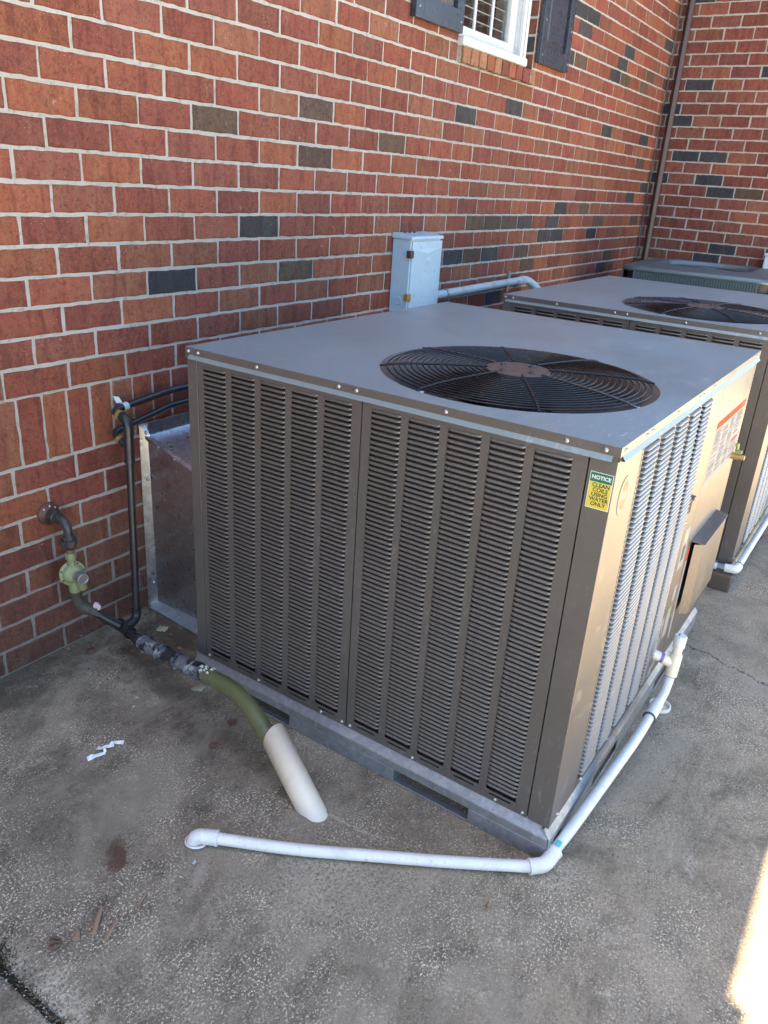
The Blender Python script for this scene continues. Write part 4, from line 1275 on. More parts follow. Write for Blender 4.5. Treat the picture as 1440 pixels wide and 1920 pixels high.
# tee, branch and riser
P2 = Vector((-0.070, -0.285, 0.092)); P3 = Vector((-0.092, -0.480, 0.115)); P4 = Vector((-0.122, -0.690, 0.147))
d2 = (P2 - T).normalized()
RB = Vector((0.006, -0.168, 0.100))
tee = MB()
tee.tube([gl(T - d2 * 0.032), gl(T + d2 * 0.034)], 0.0178, 16)
tee.tube([gl(T - d2 * 0.034), gl(T - d2 * 0.024)], 0.0205, 16)
tee.tube([gl(T + d2 * 0.026), gl(T + d2 * 0.036)], 0.0205, 16)
db = (RB - T).normalized()
tee.tube([gl(T), gl(T + db * 0.030)], 0.0165, 16)
tee.build('tee', M['black'], gas)
RT = Vector((0.069, -0.112, 0.735))
eb = bend(T + db * 0.02, RB, RT, 0.026)
MB().tube([gl(T + db * 0.024)] + [gl(q) for q in eb] + [gl(RB + (RT - RB).normalized() * 0.036)], [0.0150] * (len(eb) + 1) + [0.0165], 16).build('elbow', M['black'], gas)
ru = (RT - RB).normalized()
TJ = RT - ru * 0.085
MB().tube([gl(RB + ru * 0.03), gl(TJ)], 0.0122, 16).build('riser', M['black'], gas)
tj = MB()
tj.tube([gl(TJ - ru * 0.024), gl(TJ + ru * 0.046)], 0.0150, 16)
tj.tube([gl(TJ - ru * 0.028), gl(TJ - ru * 0.020)], 0.0172, 16)
tj.tube([gl(TJ + ru * 0.040), gl(TJ + ru * 0.048)], 0.0168, 16)
B2 = Vector((0.064, -0.040, 0.700))
B1 = Vector((0.069, -0.040, 0.770))
c1 = TJ + ru * 0.02
tj.tube([gl(c1), gl(c1 + (Vector((0.06, -0.075, 0.688)) - c1) * 0.8)], 0.0135, 14)
tj.build('tee', M['black'], gas)
top_el = bend(TJ + ru * 0.05, RT + Vector((0.001, 0, 0.022)), B1, 0.030)
MB().tube([gl(TJ + ru * 0.046)] + [gl(q) for q in top_el], 0.0152, 16).build('elbow', M['black'], gas)
k1 = top_el[-1]
MB().tube([gl(k1), gl(k1 + (B1 - k1).normalized() * 0.013)], 0.0170, 12, smooth=False).build('brass_ring', M['brass'], gas)
C1 = Vector((0.30, -0.036, 0.792)); C1b = Vector((1.30, -0.036, 0.80))
p = [k1 + (B1 - k1).normalized() * 0.01] + bend(k1, B1, C1, 0.030) + [C1, C1b]
MB().tube([gl(q) for q in p], 0.0115, 14).build('conduit', M['black'], gas)
C2 = Vector((0.30, -0.036, 0.741)); C2b = Vector((1.30, -0.036, 0.765))
s2 = c1 + (Vector((0.06, -0.075, 0.688)) - c1) * 0.75
p = [s2] + bend(s2, B2, C2, 0.028) + [C2, C2b]
MB().tube([gl(q) for q in p], 0.0108, 14).build('conduit', M['black'], gas)
MB().tube([gl(s2), gl(s2 + (B2 - s2).normalized() * 0.014)], 0.0150, 12, smooth=False).build('brass_ring', M['brass'], gas)
# zinc strap fixing the upper conduit to the wall
sx = B1 + (C1 - B1).normalized() * 0.050
st = MB().tube([gl(sx + (C1 - B1).normalized() * -0.009), gl(sx + (C1 - B1).normalized() * 0.009)], 0.0138, 16)
st.slab([gl((sx.x - 0.016, -0.020, sx.z + 0.010)), gl((sx.x - 0.002, -0.030, sx.z + 0.012)), gl((sx.x - 0.008, -0.022, sx.z + 0.030)), gl((sx.x - 0.022, -0.012, sx.z + 0.032))], (0, -0.0015, 0))
st.slab([gl((sx.x + 0.002, -0.004, sx.z - 0.030)), gl((sx.x + 0.026, -0.004, sx.z - 0.040)), gl((sx.x + 0.027, -0.004, sx.z - 0.030)), gl((sx.x + 0.004, -0.012, sx.z - 0.012))], (0, -0.0015, 0))
st.build('pipe_strap', M['conduit'], gas)
# buried run: black sleeve, taped joint, olive coated pipe
q0, q1 = T + d2 * 0.034, P2
MB().tube([gl(q0), gl(q0.lerp(q1, 0.45))], 0.0140, 16).build('nipple', M['black'], gas)
MB().tube([gl(q0.lerp(q1, 0.40)), gl(q0.lerp(q1, 0.48)), gl(q0.lerp(q1, 0.98)), gl(q1)], [0.0175, 0.0195, 0.0205, 0.0185], 16).build('coupling', M['black'], gas)
rr = random.Random(4)
run = smooth_path([q0.lerp(q1, 0.98), P3, P4, Vector((-0.148, -0.800, 0.150)), Vector((-0.176, -0.890, 0.125)), Vector((-0.205, -1.02, 0.055))], 14)
nt = 22
rad = [0.0235 + 0.0022 * math.sin(i * 0.9) + 0.0012 * math.sin(i * 2.3) for i in range(nt + 1)]
MB().tube([gl(q) for q in run[:nt + 1]], rad, 20).build('tape_wrap', M['tape'], gas)
for i in (1, 7, 13, 19):
    MB().tube([gl(run[i]), gl(run[i + 1])], 0.0268, 20).build('tape_ridge', M['tape'], gas)
pt = MB()
for i in range(16):
    c = run[21] + (run[24] - run[21]) * rr.random() + Vector((rr.uniform(-0.016, 0.018), 0, 0.019 + rr.uniform(-0.004, 0.006)))
    s = rr.uniform(0.003, 0.007)
    pt.add([gl(c + Vector((s, 0, 0))), gl(c + Vector((-s, s * 0.6, 0.002))), gl(c + Vector((-s * 0.3, -s, 0.001))), gl(c + Vector((0, 0, s * 1.2)))], [(0, 1, 3), (1, 2, 3), (2, 0, 3), (0, 2, 1)])
pt.build('putty', M['putty'], gas)
MB().tube([gl(q) for q in run[nt - 1:]], [0.0225] * 3 + [0.0238] * (len(run) - nt - 2), 20).build('coated_pipe', M['olive'], gas)

# ivory sleeve the pipe dives into
S0 = Vector((-0.182, -0.925, 0.133)); S1 = Vector((-0.2215, -1.098, -0.010)); S1 = S1 + (S1 - S0).normalized() * 0.05
sl = thing('pipe_sleeve', 'ivory slanted PVC sleeve set in concrete, around the olive pipe', 'pipe sleeve', (-0.2215, -1.098, 0))
ad = (S1 - S0).normalized()
seg = 32
upv = Vector((0, 0, 1)); sx_ = ad.cross(upv).normalized(); sy_ = sx_.cross(ad)
mb = MB()
vs = []
ro, ri = 0.0355, 0.0325
for k in range(seg):
    a = 2 * math.pi * k / seg
    rv = sx_ * math.cos(a) + sy_ * math.sin(a)
    cut = -0.024 * math.sin(a)          # slanted mouth, longer at the back
    vs.append((S0 + ad * (cut + 0.012) + rv * ro, S0 + ad * (cut + 0.013) + rv * ri, S1 + rv * ro))
flat = [Vector(q) - Vector((-0.2215, -1.098, 0)) for t3 in vs for q in t3]
fs = []
for k in range(seg):
    a, b2 = 3 * k, 3 * ((k + 1) % seg)
    fs.append((a, a + 2, b2 + 2, b2)); fs.append((a, b2, b2 + 1, a + 1))
mb.add(flat, fs, 0, True)
inner = []
for k in range(seg):
    inner.append(flat[3 * k + 1]); inner.append(flat[3 * k + 2] + (flat[3 * k + 1] - flat[3 * k]) )
mb.add(inner, [(2 * k, 2 * ((k + 1) % seg), 2 * ((k + 1) % seg) + 1, 2 * k + 1) for k in range(seg)], 0, True)
mb.build('sleeve', M['pvc_old'], sl)
gm = MB()
rr = random.Random(2)
ringp = []
for k in range(30):
    a = 2 * math.pi * k / 30
    q = 0.0395 + rr.uniform(-0.003, 0.005)
    ringp.append((q * math.cos(a) * 0.92 - 0.001, q * 1.15 * math.sin(a) + 0.006, 0.0))
ri2 = [(x * 0.7, y * 0.7, 0.006) for x, y, _ in ringp]
gm.add(ringp + ri2, [(k, (k + 1) % 30, 30 + (k + 1) % 30, 30 + k) for k in range(30)], 0, True)
gm.build('grout_collar', M['mortar'], sl)

# ------------------------------------------------------------------ condensate drain
dr = thing('drain_pipe', 'white PVC drain pipe bending round the near corner of the nearest unit', 'drain pipe', (-0.46, -0.97, 0))
def q_(p): return Vector(p) - Vector((-0.46, -0.97, 0))
rp, rf_ = 0.0142, 0.0182
A0 = Vector((-0.462, -0.955, 0.019)); A1 = Vector((-0.066, -1.625, 0.021))
da = (A1 - A0).normalized()
el = [Vector((-0.474, -0.936, -0.03)), Vector((-0.474, -0.936, -0.004))] + bend(Vector((-0.474, -0.936, -0.01)), Vector((-0.474, -0.936, 0.021)), A0 + da * 0.06, 0.022) + [A0 + da * 0.036]
MB().tube([q_(p) for p in el], [rf_] * len(el), 20).build('elbow', M['pvc'], dr)
MB().tube([q_(A0 + da * 0.030), q_(A0 + da * 0.0365)], rf_ + 0.0012, 20).build('elbow_lip', M['pvc'], dr)
MB().lathe(q_((-0.468, -0.939, 0.001)), (0.1, 0.05, 1), [(0, 0.0285), (0.004, 0.0285), (0.004, 0.0255), (0.0005, 0.0250)], 28).build('floor_ring', M['pvc'], dr)
pts = smooth_path([A0 + da * 0.02, (-0.36, -1.146, 0.017), (-0.26, -1.310, 0.016), (-0.16, -1.474, 0.017), A1 - da * 0.0], 8)
MB().tube([q_(p) for p in pts], rp, 20).build('pipe', M['pvc'], dr)
run2 = [UP(0.020, 1.201, 0.026), UP(0.10, 1.2135, 0.046), UP(0.23, 1.2265, 0.068), UP(0.37, 1.2385, 0.086), UP(0.49, 1.2445, 0.091), UP(0.60, 1.245, 0.092)]
CN = Vector((-0.040, -1.652, 0.021))
d1, d2_ = (A1 - CN).normalized(), (run2[1] - CN).normalized()
el = [CN + d1 * 0.040] + bend(CN + d1 * 0.04, CN, CN + d2_ * 0.05, 0.016, 4) + [CN + d2_ * 0.046]
MB().tube([q_(p) for p in el], rf_, 20).build('elbow', M['pvc'], dr)
for dd, ln in ((d1, 0.040), (d2_, 0.046)):
    MB().tube([q_(CN + dd * (ln - 0.005)), q_(CN + dd * (ln + 0.001))], rf_ + 0.0012, 20).build('elbow_lip', M['pvc'], dr)
pts = smooth_path([CN + d2_ * 0.03] + run2[0:1] + run2[1:], 8)
MB().tube([q_(p) for p in pts], rp, 20).build('pipe', M['pvc'], dr)
tagp = CN + d2_ * 0.056 + Vector((0, 0, rf_))
MB().box(*[c for c in (q_(tagp).x - 0.010, q_(tagp).x + 0.008, q_(tagp).y - 0.009, q_(tagp).y + 0.005, q_(tagp).z - 0.003, q_(tagp).z + 0.002)]).build('pipe_tag', simple('aqua_tag', (0.10, 0.50, 0.52), 0.4), dr, 0.004)
K0, K1 = UP(0.590, 1.245, 0.092), UP(0.672, 1.245, 0.0925)
MB().tube([q_(K0), q_(K1)], rf_, 20).build('coupling', M['pvc'], dr)
MB().tube([q_(K0 - (K1 - K0) * 0.01), q_(K0 + (K1 - K0) * 0.03)], rf_ + 0.0006, 20).build('coupling_seam', M['label_grey'], dr)
pts = smooth_path([K1 - (K1 - K0) * 0.2, UP(0.705, 1.245, 0.090), UP(0.745, 1.245, 0.094), UP(0.772, 1.245, 0.122), UP(0.784, 1.245, 0.150)], 8)
MB().tube([q_(p) for p in pts], rp, 20).build('pipe', M['pvc'], dr)
TB, TT = UP(0.7795, 1.245, 0.138), UP(0.7945, 1.245, 0.207)
tm = MB().tube([q_(TB), q_(TT)], rf_ + 0.0008, 20)
tm.tube([q_(UP(0.789, 1.245, 0.176)), q_(UP(0.776, 1.212, 0.188))], rf_ - 0.001, 20)
tm.build('tee', M['pvc_old'], dr)
MB().tube([q_(UP(0.777, 1.214, 0.1875)), q_(UP(0.762, 1.170, 0.200))], rp + 0.0012, 20).build('pipe', M['pvc'], dr)
MB().tube([q_(UP(0.7765, 1.211, 0.1883)), q_(UP(0.7735, 1.203, 0.1905))], rp + 0.0018, 20).build('primer_ring', M['primer'], dr)
MB().tube([q_(UP(0.7792, 1.245, 0.1365)), q_(UP(0.7786, 1.245, 0.1335))], rp + 0.0006, 20).build('primer_ring', M['primer'], dr)
MB().tube([q_(TT), q_(UP(0.799, 1.245, 0.250))], rp, 20).build('pipe', M['pvc_old'], dr)
cp_ = MB().tube([q_(UP(0.7965, 1.245, 0.232)), q_(UP(0.8005, 1.245, 0.268)), q_(UP(0.8007, 1.245, 0.2705))], [rf_, rf_ + 0.0004, rf_ - 0.002], 20).build('cap', M['pvc'], dr)
MB().box(*[c for c in (q_(UP(0.7935, 1.245, 0)).x, q_(UP(0.8075, 1.245, 0)).x, q_(UP(0, 1.2475, 0)).y, q_(UP(0, 1.244, 0)).y, 0.2704, 0.2716)]).build('cap_slot', M['label_grey'], cp_)

dr2 = thing('drain_pipe', 'white PVC drain pipe beside the second unit, at right edge', 'drain pipe', (1.95, -1.66, 0))
def q2_(p): return Vector(p) - Vector((1.95, -1.66, 0))
E = Vector((1.800, -1.7035, 0.094))
a, c = Vector((1.790, -1.63, 0.090)), Vector((2.00, -1.7045, 0.094))
MB().tube([q2_(Vector((1.772, -1.40, 0.086))), q2_(a)], rp, 18).build('pipe', M['pvc'], dr2)
MB().tube([q2_(E + (a - E).normalized() * 0.045)] + [q2_(p) for p in bend(a, E, c, 0.022)] + [q2_(E + (c - E).normalized() * 0.045)], rf_, 18).build('elbow', M['pvc'], dr2)
MB().tube([q2_(E + (c - E).normalized() * 0.03), q2_(c), q2_((2.50, -1.712, 0.10)), q2_((3.0, -1.72, 0.12))], rp, 18).build('pipe', M['pvc'], dr2)
MB().tube([q2_(E + (c - E).normalized() * 0.040), q2_(E + (c - E).normalized() * 0.046)], rf_ + 0.001, 18).build('coupling_seam', M['label_grey'], dr2)
MB().tube([q2_((2.615, -1.735, 0.08)), q2_((2.63, -1.735, 0.16))], rf_, 18).build('tee', M['pvc'], dr2)
MB().tube([q2_((2.63, -1.735, 0.16)), q2_((2.635, -1.735, 0.24))], [rp, rf_], 18).build('cap', M['pvc'], dr2)
o = MB().box(-0.028, 0.030, -0.034, 0.05, 0, 0.071).build('wood_block', M['wood'], None, 0.005)
o.location = (1.785, -1.665, 0)
tag(o, 'small weathered wood block propping the drain pipe at the second unit corner', 'wood block')

ring = MB().lathe((0, 0, 0), (0, 0, 1), [(0, 0.033), (0.012, 0.033), (0.012, 0.0275), (0.0008, 0.0275)], 32)
o = ring.build('pipe_ring', M['pvc_old'])
o.location = (0.790, -1.692, 0.0)
tag(o, 'loose white PVC ring lying on concrete under the bent drain pipe', 'pvc ring')

# ------------------------------------------------------------------ electrical box and conduit on the wall
eb = thing('electrical_box', 'pale grey electrical disconnect box on brick wall above the nearest unit', 'electrical box', (1.80, 0, 0.92))
def e_(x, y, z): return (x - 1.80, y, z - 0.92)
bx = MB()
bx.box(1.668 - 1.8, 1.932 - 1.8, -0.098, -0.001, 0.0, 0.325)
bx.build('box_body', M['ebox'], eb, 0.004)
cv = MB()
cv.box(1.676 - 1.8, 1.938 - 1.8, -0.1045, -0.0985, 0.0, 0.316)
cvo = cv.build('cover', M['ebox'], eb, 0.003)
lid = MB().hexa([e_(1.660, -0.108, 1.243), e_(1.940, -0.108, 1.243), e_(1.940, -0.0005, 1.246), e_(1.660, -0.0005, 1.246),
                 e_(1.660, -0.108, 1.258), e_(1.940, -0.108, 1.258), e_(1.940, -0.0005, 1.268), e_(1.660, -0.0005, 1.268)])
lid.build('rain_cap', M['ebox'], eb, 0.003)
# pressed shield on the cover and its small plate
pm = MB()
o4 = [e_(1.700, -0.1046, 1.205), e_(1.916, -0.1046, 1.205), e_(1.808, -0.1046, 1.120)]
pm.add(o4 + [e_(1.808, -0.1075, 1.182)], [(0, 2, 3), (2, 1, 3), (1, 0, 3)])
pm.build('pressed_shield', M['ebox'], cvo)
MB().box(1.795 - 1.8, 1.83 - 1.8, -0.1062, -0.1044, 0.232, 0.246).build('maker_plate', M['vinyl'], cvo, 0.001)
for zz in (0.262, 0.075):
    MB().box(1.652 - 1.8, 1.679 - 1.8, -0.112, -0.088, zz - 0.016, zz + 0.016).build('latch', M['brass'] if zz < 0.1 else M['flange'], eb, 0.002)
MB().lathe(e_(1.668, -0.048, 0.975), (-1, 0, 0), [(0, 0.020), (0.0012, 0.020), (0.0014, 0.016), (0.0004, 0.015)], 24).build('knockout', M['ebox'], eb)
for xx in (1.72, 1.76, 1.80):
    MB().lathe(e_(xx, -0.03, 1.266), (0, 0, 1), [(0, 0.006), (0.005, 0.005)], 8).build('screw', M['iron'], eb)

cd = thing('conduit', 'grey electrical conduit strapped to brick wall, ending in an elbow', 'conduit', (2.5, -0.05, 0.95))
def c_(p): return Vector(p) - Vector((2.5, -0.05, 0.95))
MB().tube([c_((1.945, -0.050, 0.972)), c_((3.06, -0.050, 0.982))], 0.0215, 18).build('conduit_tube', M['conduit'], cd)
elp = [Vector((3.00, -0.050, 0.9815))] + bend((3.0, -0.05, 0.9815), (3.12, -0.05, 0.983), (3.16, -0.20, 0.84), 0.085, 10) + [Vector((3.18, -0.28, 0.76)), Vector((3.19, -0.40, 0.66)), Vector((3.19, -0.50, 0.60))]
MB().tube([c_(p) for p in elp], [0.0245] * 2 + [0.0235] * (len(elp) - 2), 18).build('elbow', M['conduit'], cd)
for xx in (2.10, 2.93):
    s = MB().tube([c_((xx - 0.008, -0.05, 0.974)), c_((xx + 0.008, -0.05, 0.974))], 0.0255, 18)
    s.box(xx - 0.012 - 2.5, xx + 0.012 - 2.5, 0.044, 0.048, 0.974 - 0.95 + 0.02, 0.974 - 0.95 + 0.058)
    s.box(xx - 0.012 - 2.5, xx + 0.012 - 2.5, 0.044, 0.048, 0.974 - 0.95 - 0.056, 0.974 - 0.95 - 0.02)
    s.build('pipe_strap', M['bolt'], cd)

eb2 = thing('electrical_box', 'pale grey electrical box on the far return wall, at right edge', 'electrical box', (5.38, -1.12, 0.80))
MB().box(-0.10, -0.001, -0.13, 0.13, 0.0, 0.33).build('box_body', M['ebox'], eb2, 0.004)
MB().box(-0.106, -0.1005, -0.126, 0.126, 0.004, 0.318).build('cover', M['ebox'], eb2, 0.003)
MB().box(-0.112, -0.0005, -0.135, 0.135, 0.3305, 0.346).build('rain_cap', M['ebox'], eb2, 0.003)

# ------------------------------------------------------------------ downspout in the corner
ds = thing('downspout', 'dark red-brown metal downspout in the corner of the two walls', 'downspout', (5.33, -0.085, 0))
pr = MB()
w = 0.024
sec = []
for k in range(20):
    a = 2 * math.pi * k / 20
    rr_ = w * (1.0 + 0.10 * math.cos(4 * a))
    sec.append((rr_ * math.cos(a), rr_ * math.sin(a)))
vs = [(x, y, z) for z in (0.12, 3.5) for x, y in sec]
pr.add(vs, [(k, (k + 1) % 20, 20 + (k + 1) % 20, 20 + k) for k in range(20)])
pr.build('downspout_tube', M['downspout'], ds)
for zz in (0.9, 3.1):
    MB().box(-0.027, 0.048, -0.027, 0.027, zz, zz + 0.03).build('downspout_strap', M['downspout'], ds, 0.003)

# ------------------------------------------------------------------ far condenser
cn = thing('condenser', 'dark grey-green condenser with round top grille, in the far corner', 'condenser', (4.42, -0.78, 0), R(4))
HW, HH = 0.475, 1.072
def rrect(h, rad, n=8):
    p = []
    for cxx, cyy, a0 in ((h - rad, h - rad, 0), (-h + rad, h - rad, 90), (-h + rad, -h + rad, 180), (h - rad, -h + rad, 270)):
        for i in range(n + 1):
            a = R(a0 + 90 * i / n)
            p.append((cxx + rad * math.cos(a), cyy + rad * math.sin(a)))
    return p
def skin(mb, rings, smooth=True, mat=0):
    n = len(rings[0])
    vs = [p for rg in rings for p in rg]
    mb.add(vs, [(i * n + k, i * n + (k + 1) % n, (i + 1) * n + (k + 1) % n, (i + 1) * n + k) for i in range(len(rings) - 1) for k in range(n)], mat, smooth)
def rz(h, rad, z): return [(x, y, z) for x, y in rrect(h, rad)]
mb = MB(); skin(mb, [rz(HW - 0.03, 0.09, 0.02), rz(HW - 0.03, 0.09, HH - 0.045)]); mb.build('coil', M['coil'], cn)
mb = MB(); skin(mb, [rz(HW, 0.11, 0.0), rz(HW, 0.11, 0.08), rz(HW - 0.02, 0.10, 0.085)]); mb.build('base_pan', M['condenser'], cn)
circ = [(0.40 * math.cos(R(45 + 0)) , 0)]
def circ_ring(rad, z):
    base = rrect(HW, 0.11)
    return [(rad * math.cos(math.atan2(y, x)), rad * math.sin(math.atan2(y, x)), z) for x, y in base]
mb = MB()
skin(mb, [rz(HW - 0.012, 0.10, HH - 0.046), rz(HW + 0.004, 0.115, HH - 0.043), rz(HW + 0.004, 0.115, HH - 0.026), rz(HW - 0.006, 0.11, HH - 0.015), rz(HW - 0.05, 0.10, HH - 0.006), circ_ring(0.405, HH + 0.002), circ_ring(0.385, HH + 0.006), circ_ring(0.372, HH - 0.004), circ_ring(0.365, HH - 0.03)])
mb.build('top_cover', M['condenser'], cn)
MB().lathe((0, 0, HH - 0.16), (0, 0, 1), [(0, 0.37), (0.004, 0.37)], 30).build('fan_chamber', M['dark'], cn)
gl2 = MB().lathe((0, 0, HH - 0.016), (0, 0, 1), [(0, 0.07), (0.006, 0.065)], 24).build('fan_grille', M['condenser'], cn)
for i in range(14):
    rr_ = 0.085 + i * 0.0215
    w_ = MB().tube([(rr_ * math.cos(2 * math.pi * k / 48), rr_ * math.sin(2 * math.pi * k / 48), HH - 0.012 - 0.018 * (rr_ / 0.37) ** 2) for k in range(49)], 0.003, 5, 0, False)
    w_.build('grille_ring', M['condenser'], gl2)
for i in range(8):
    a = i * R(45) + R(10)
    MB().tube([(rr_ * math.cos(a), rr_ * math.sin(a), HH - 0.019 - 0.018 * (rr_ / 0.37) ** 2) for rr_ in (0.06, 0.2, 0.368)], 0.004, 6).build('grille_spoke', M['condenser'], gl2)
bar = MB().box(-0.006, 0.006, -0.004, 0.004, 0.082, HH - 0.044).mesh('side_slat', M['condenser'])
per = []
n_s = 46
for i in range(n_s):
    t = -HW + 0.10 + (2 * HW - 0.20) * i / (n_s - 1)
    per.append((-HW + 0.004, t, R(90)))
for i in range(n_s):
    t = -HW + 0.10 + (2 * HW - 0.20) * i / (n_s - 1)
    per.append((t, -HW + 0.004, 0))
    per.append((t, HW - 0.004, 0))
for i in range(n_s):
    t = -HW + 0.10 + (2 * HW - 0.20) * i / (n_s - 1)
    per.append((HW - 0.004, t, R(90)))
for x, y, a in per:
    o = link('side_slat', bar, cn, (x, y, 0)); o.rotation_euler = (0, 0, a)
for sx1 in (-1, 1):
    for sy1 in (-1, 1):
        mb = MB()
        cc = HW - 0.11
        pp = [(sx1 * (cc + 0.112 * math.cos(R(a))), sy1 * (cc + 0.112 * math.sin(R(a)))) for a in range(0, 91, 15)]
        mb.add([(x, y, z) for z in (0.08, HH - 0.1) for x, y in pp], [(k, k + 1, 7 + k + 1, 7 + k) for k in range(6)], 0, True)
        mb.build('corner_panel', M['condenser'], cn)

# ------------------------------------------------------------------ litter on the slab
def leaf(loc, size, rz_, mat, lab, curl=0.35, name='leaf', cat='leaf'):
    mb = MB()
    rl = random.Random(hash(lab) & 0xffff)
    n = 10
    out = []
    for i in range(n):
        t = i / (n - 1)
        w_ = math.sin(math.pi * t) ** 0.8 * (0.42 + rl.uniform(-0.10, 0.12))
        out.append((t - 0.5, w_))
    vs = []
    for x, w_ in out:
        for s in (-1, 0, 1):
            zz = abs(s) * w_ * curl + 0.12 * (x * 2) ** 2 + rl.uniform(0, 0.05)
            vs.append((x * size, s * w_ * size, 0.002 + zz * size * 0.6))
    fs = []
    for i in range(n - 1):
        for s in (0, 1):
            fs.append((i * 3 + s, i * 3 + s + 1, i * 3 + s + 4, i * 3 + s + 3))
    mb.add(vs, fs, 0, True)
    mb.tube([(0.45 * size, 0, 0.003), (0.75 * size, 0.08 * size, 0.004)], 0.0008, 5)
    o = mb.build(name, mat)
    o.modifiers.new('solid', 'SOLIDIFY').thickness = 0.0006
    o.location = (loc[0], loc[1], 0.0005)
    o.rotation_euler = (0, 0, rz_)
    tag(o, lab, cat, 'fallen leaves on the slab')
leaf((-0.046, -0.504), 0.046, R(-40), M['leaf_pale'], 'pale yellow torn leaf beside the olive pipe')
leaf((-0.102, -0.700), 0.030, R(10), M['leaf'], 'reddish brown curled leaf near the unit base', 0.8)
leaf((-0.205, -0.727), 0.026, R(70), M['leaf'], 'small brown leaf left of the olive pipe', 0.5)
leaf((0.030, -0.115), 0.050, R(20), M['leaf'], 'rusty dead leaf at the riser elbow by the wall', 0.5)
leaf((-0.12, -0.085), 0.036, R(-30), M['leaf'], 'dark dead leaf at the wall foot under the regulator', 0.4)
leaf((0.115, -0.16), 0.045, R(-20), M['leaf_pale'], 'pale dry leaf blade in front of the duct', 0.2)
leaf((-0.035, -0.19), 0.030, R(50), M['leaf'], 'brown leaf scrap in the dirt below the black tee', 0.4)

def twig(a, b, r0, lab, mat=None):
    a, b = Vector((*a, r0)), Vector((*b, r0 * 0.9))
    mid = a.lerp(b, 0.5) + Vector((rnd.uniform(-0.002, 0.002), rnd.uniform(-0.002, 0.002), 0.001))
    mb = MB()
    mb.tube([Vector(q) - a for q in smooth_path([a, mid, b], 4)], [r0 * k for k in (1.1, 0.95, 1, 0.9, 1, 0.85, 0.8, 0.75, 0.6)], 7)
    o = mb.build('twig', mat or M['twig'])
    o.location = a
    tag(o, lab, 'twig', 'twigs and bark bits on the slab')
twig((-0.772, -0.955), (-0.722, -0.915), 0.0058, 'thick brown twig, upper of the pair at lower left')
twig((-0.765, -0.985), (-0.722, -0.965), 0.0046, 'pale split twig, lower of the pair at lower left')
twig((-0.802, -0.937), (-0.788, -0.925), 0.0070, 'short brown bark stub beside the reddish curl')
twig((-0.672, -0.972), (-0.640, -0.962), 0.0036, 'small dark twig alone between rust stain and pair')
twig((2.055, -1.350), (2.095, -1.345), 0.0050, 'dark twig on paving beside the vent hood')
twig((-0.385, -0.495), (-0.352, -0.512), 0.0026, 'thin dark stem lying against the white plastic strip')
twig((-0.216, -1.594), (-0.200, -1.588), 0.0045, 'dark crumb of bark below the white drain pipe')
twig((0.15, -1.78), (0.172, -1.792), 0.0018, 'pale straw sliver right of the corner elbow', M['leaf_pale'])
mb = MB()
coil = []
for i in range(40):
    t = i / 39
    coil.append((0.012 * math.cos(t * 9) * (1.1 - 0.4 * t) + 0.01 * t, 0.016 * t - 0.008 + 0.010 * math.sin(t * 9), 0.003 + 0.006 * abs(math.sin(t * 4.5))))
mb.tube(coil, 0.0026, 7)
o = mb.build('leaf_curl', M['leaf']); o.location = (-0.838, -0.912, 0)
tag(o, 'reddish curled leaf stem left of the bark stub', 'leaf')

# crinkled white plastic strip
path = [(-0.450, -0.506), (-0.430, -0.514), (-0.408, -0.522), (-0.400, -0.512), (-0.412, -0.503), (-0.398, -0.500), (-0.392, -0.512), (-0.378, -0.517), (-0.372, -0.509), (-0.362, -0.513), (-0.348, -0.527)]
hts = [0.002, 0.004, 0.003, 0.010, 0.012, 0.004, 0.010, 0.006, 0.010, 0.004, 0.002]
wid = [0.019, 0.012, 0.009, 0.012, 0.013, 0.009, 0.012, 0.015, 0.009, 0.012, 0.018]
base = Vector((-0.40, -0.51, 0))
pp = smooth_path([(x, y, z) for (x, y), z in zip(path, hts)], 2)
vs = []
for i, p in enumerate(pp):
    j = min(i // 2, len(wid) - 1)
    a = pp[min(i + 1, len(pp) - 1)] - pp[max(i - 1, 0)]
    nrm_ = Vector((-a.y, a.x, 0)).normalized()
    tw = (0.1, 1.2, 0.25, -0.4, 0.9)[i % 5]
    off = (nrm_ * math.cos(tw) + Vector((0, 0, 1)) * abs(math.sin(tw))) * wid[j] * 0.55
    vs += [p - base - nrm_ * wid[j] * 0.35 , p - base + off]
mb = MB().add(vs, [(2 * i, 2 * i + 1, 2 * i + 3, 2 * i + 2) for i in range(len(pp) - 1)], 0, False)
o = mb.build('plastic_strip', M['plastic'])
o.location = (base.x, base.y, 0.001)
o.modifiers.new('solid', 'SOLIDIFY').thickness = 0.0008
tag(o, 'crinkled white plastic strip lying on the bare slab at left', 'plastic scrap')
mb = MB().slab([(0, 0, 0), (0.010, 0.002, 0), (0.011, 0.007, 0), (0.001, 0.005, 0)], (0, 0, 0.001))
o = mb.build('plastic_scrap', simple('aqua_scrap', (0.40, 0.62, 0.60), 0.4)); o.location = (-0.522, -0.985, 0.001)
tag(o, 'tiny pale aqua scrap near the white drain elbow', 'plastic scrap')

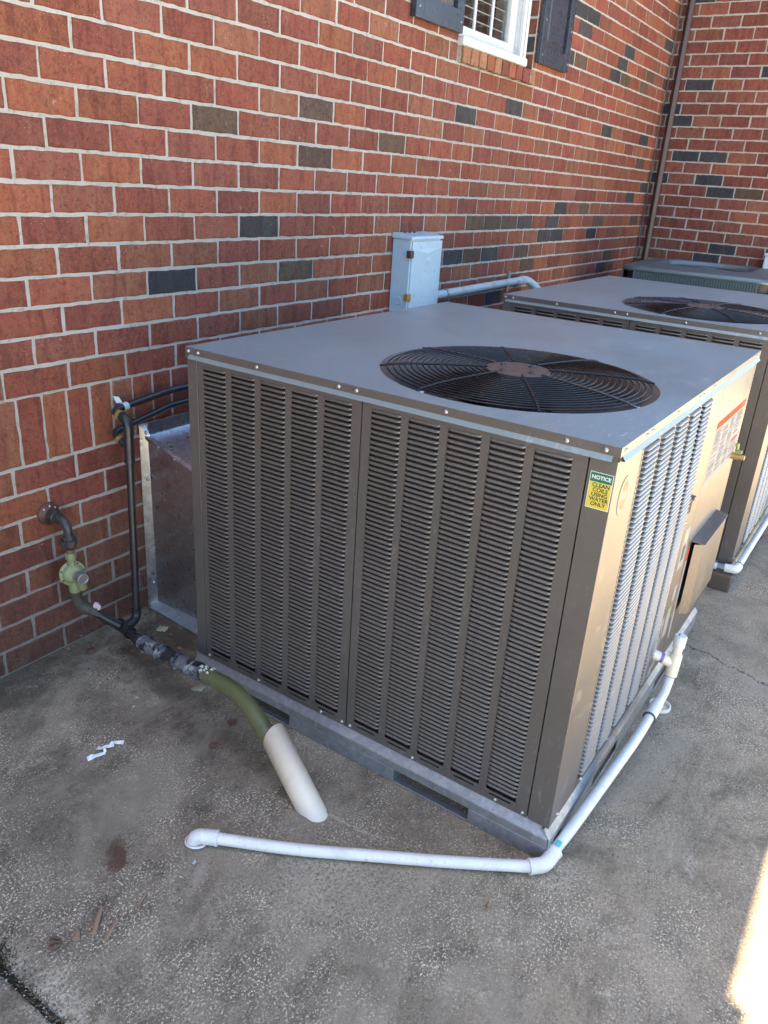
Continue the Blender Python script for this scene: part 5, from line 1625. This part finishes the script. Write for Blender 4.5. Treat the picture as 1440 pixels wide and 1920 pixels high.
# fine grit, crumbs and needles: uncountable
def crumbs(name, mat, n, xr, yr, smin, smax, seed, keep=None):
    rr = random.Random(seed)
    mb = MB()
    i = 0
    while i < n:
        x, y = rr.uniform(*xr), rr.uniform(*yr)
        if keep and not keep(x, y, rr): continue
        s = rr.uniform(smin, smax) * (1.0 if rr.random() < 0.9 else 1.7)
        a = rr.uniform(0, math.pi)
        el_ = rr.uniform(1.0, 2.2)
        ca, sa = math.cos(a), math.sin(a)
        def pt(px, py, pz): return (x + (px * ca - py * sa) * s, y + (px * sa + py * ca) * s, pz * s)
        v = [pt(-el_, 0, 0), pt(0, -0.7, 0), pt(el_, 0.1, 0), pt(0.1, 0.8, 0), pt(0, 0, 0.9)]
        mb.add(v, [(0, 1, 4), (1, 2, 4), (2, 3, 4), (3, 0, 4)])
        i += 1
    o = mb.build(name, mat)
    o['kind'] = 'stuff'
def free(x, y, rr):
    return not (-0.02 < x < 1.41 and -1.66 < y < -0.44)
crumbs('grit', M['grit'], 900, (-0.9, 2.4), (-2.6, -0.02), 0.0007, 0.0020, 21, free)
crumbs('dirt', M['chip'], 420, (-0.9, 2.2), (-2.3, -0.02), 0.0008, 0.0024, 22, free)
crumbs('dirt', M['chip'], 420, (-0.85, 0.20), (-0.10, -0.004), 0.0010, 0.0034, 23, lambda x, y, rr: rr.random() < 1.2 + y / 0.09)
crumbs('dirt', M['chip'], 500, (-0.942, -0.908), (-1.4, -0.80), 0.0008, 0.0026, 27)
crumbs('grit', M['grit'], 260, (-0.945, -0.905), (-1.4, -0.80), 0.0007, 0.0020, 28)
crumbs('dirt', M['chip'], 160, (-0.10, 0.18), (-0.42, -0.05), 0.0010, 0.0032, 24)

crumbs('leaf_litter', M['leaf'], 90, (-0.20, 0.19), (-0.30, -0.01), 0.0022, 0.0060, 25)
# moss at the joint
mb = MB()
rr = random.Random(9)
for i in range(2600):
    a, q = rr.uniform(0, 6.283), abs(rr.gauss(0, 0.035))
    x, y = -0.936 + q * math.cos(a) * 0.9, -0.835 + q * math.sin(a) * 1.1
    if i > 1900:
        x, y = -0.926 + rr.uniform(-0.008, 0.008), -0.85 - rr.random() ** 1.6 * 0.45
    h = rr.uniform(0.003, 0.011) * (1.2 - min(1, q / 0.07))
    if i > 1900: h *= 0.5
    dx, dy = rr.uniform(-1, 1) * 0.006, rr.uniform(-1, 1) * 0.006
    w_ = 0.0011
    z0 = 0.0 if i <= 1900 else -0.006
    mb.add([(x - w_, y, z0), (x + w_, y, z0), (x + dx, y + dy, z0 + h + 0.002)], [(0, 1, 2)])
o = mb.build('moss', M['moss']); o['kind'] = 'stuff'
# packed dirt in the slab joint
o = MB().box(-0.9328, -0.9182, -2.9, 0.28, -0.06, -0.006).build('joint_dirt', M['joint']); o['kind'] = 'structure'
o = MB().box(-7.0, -0.9332, -0.8448, -0.8252, -0.06, -0.006).build('joint_dirt', M['joint']); o['kind'] = 'structure'
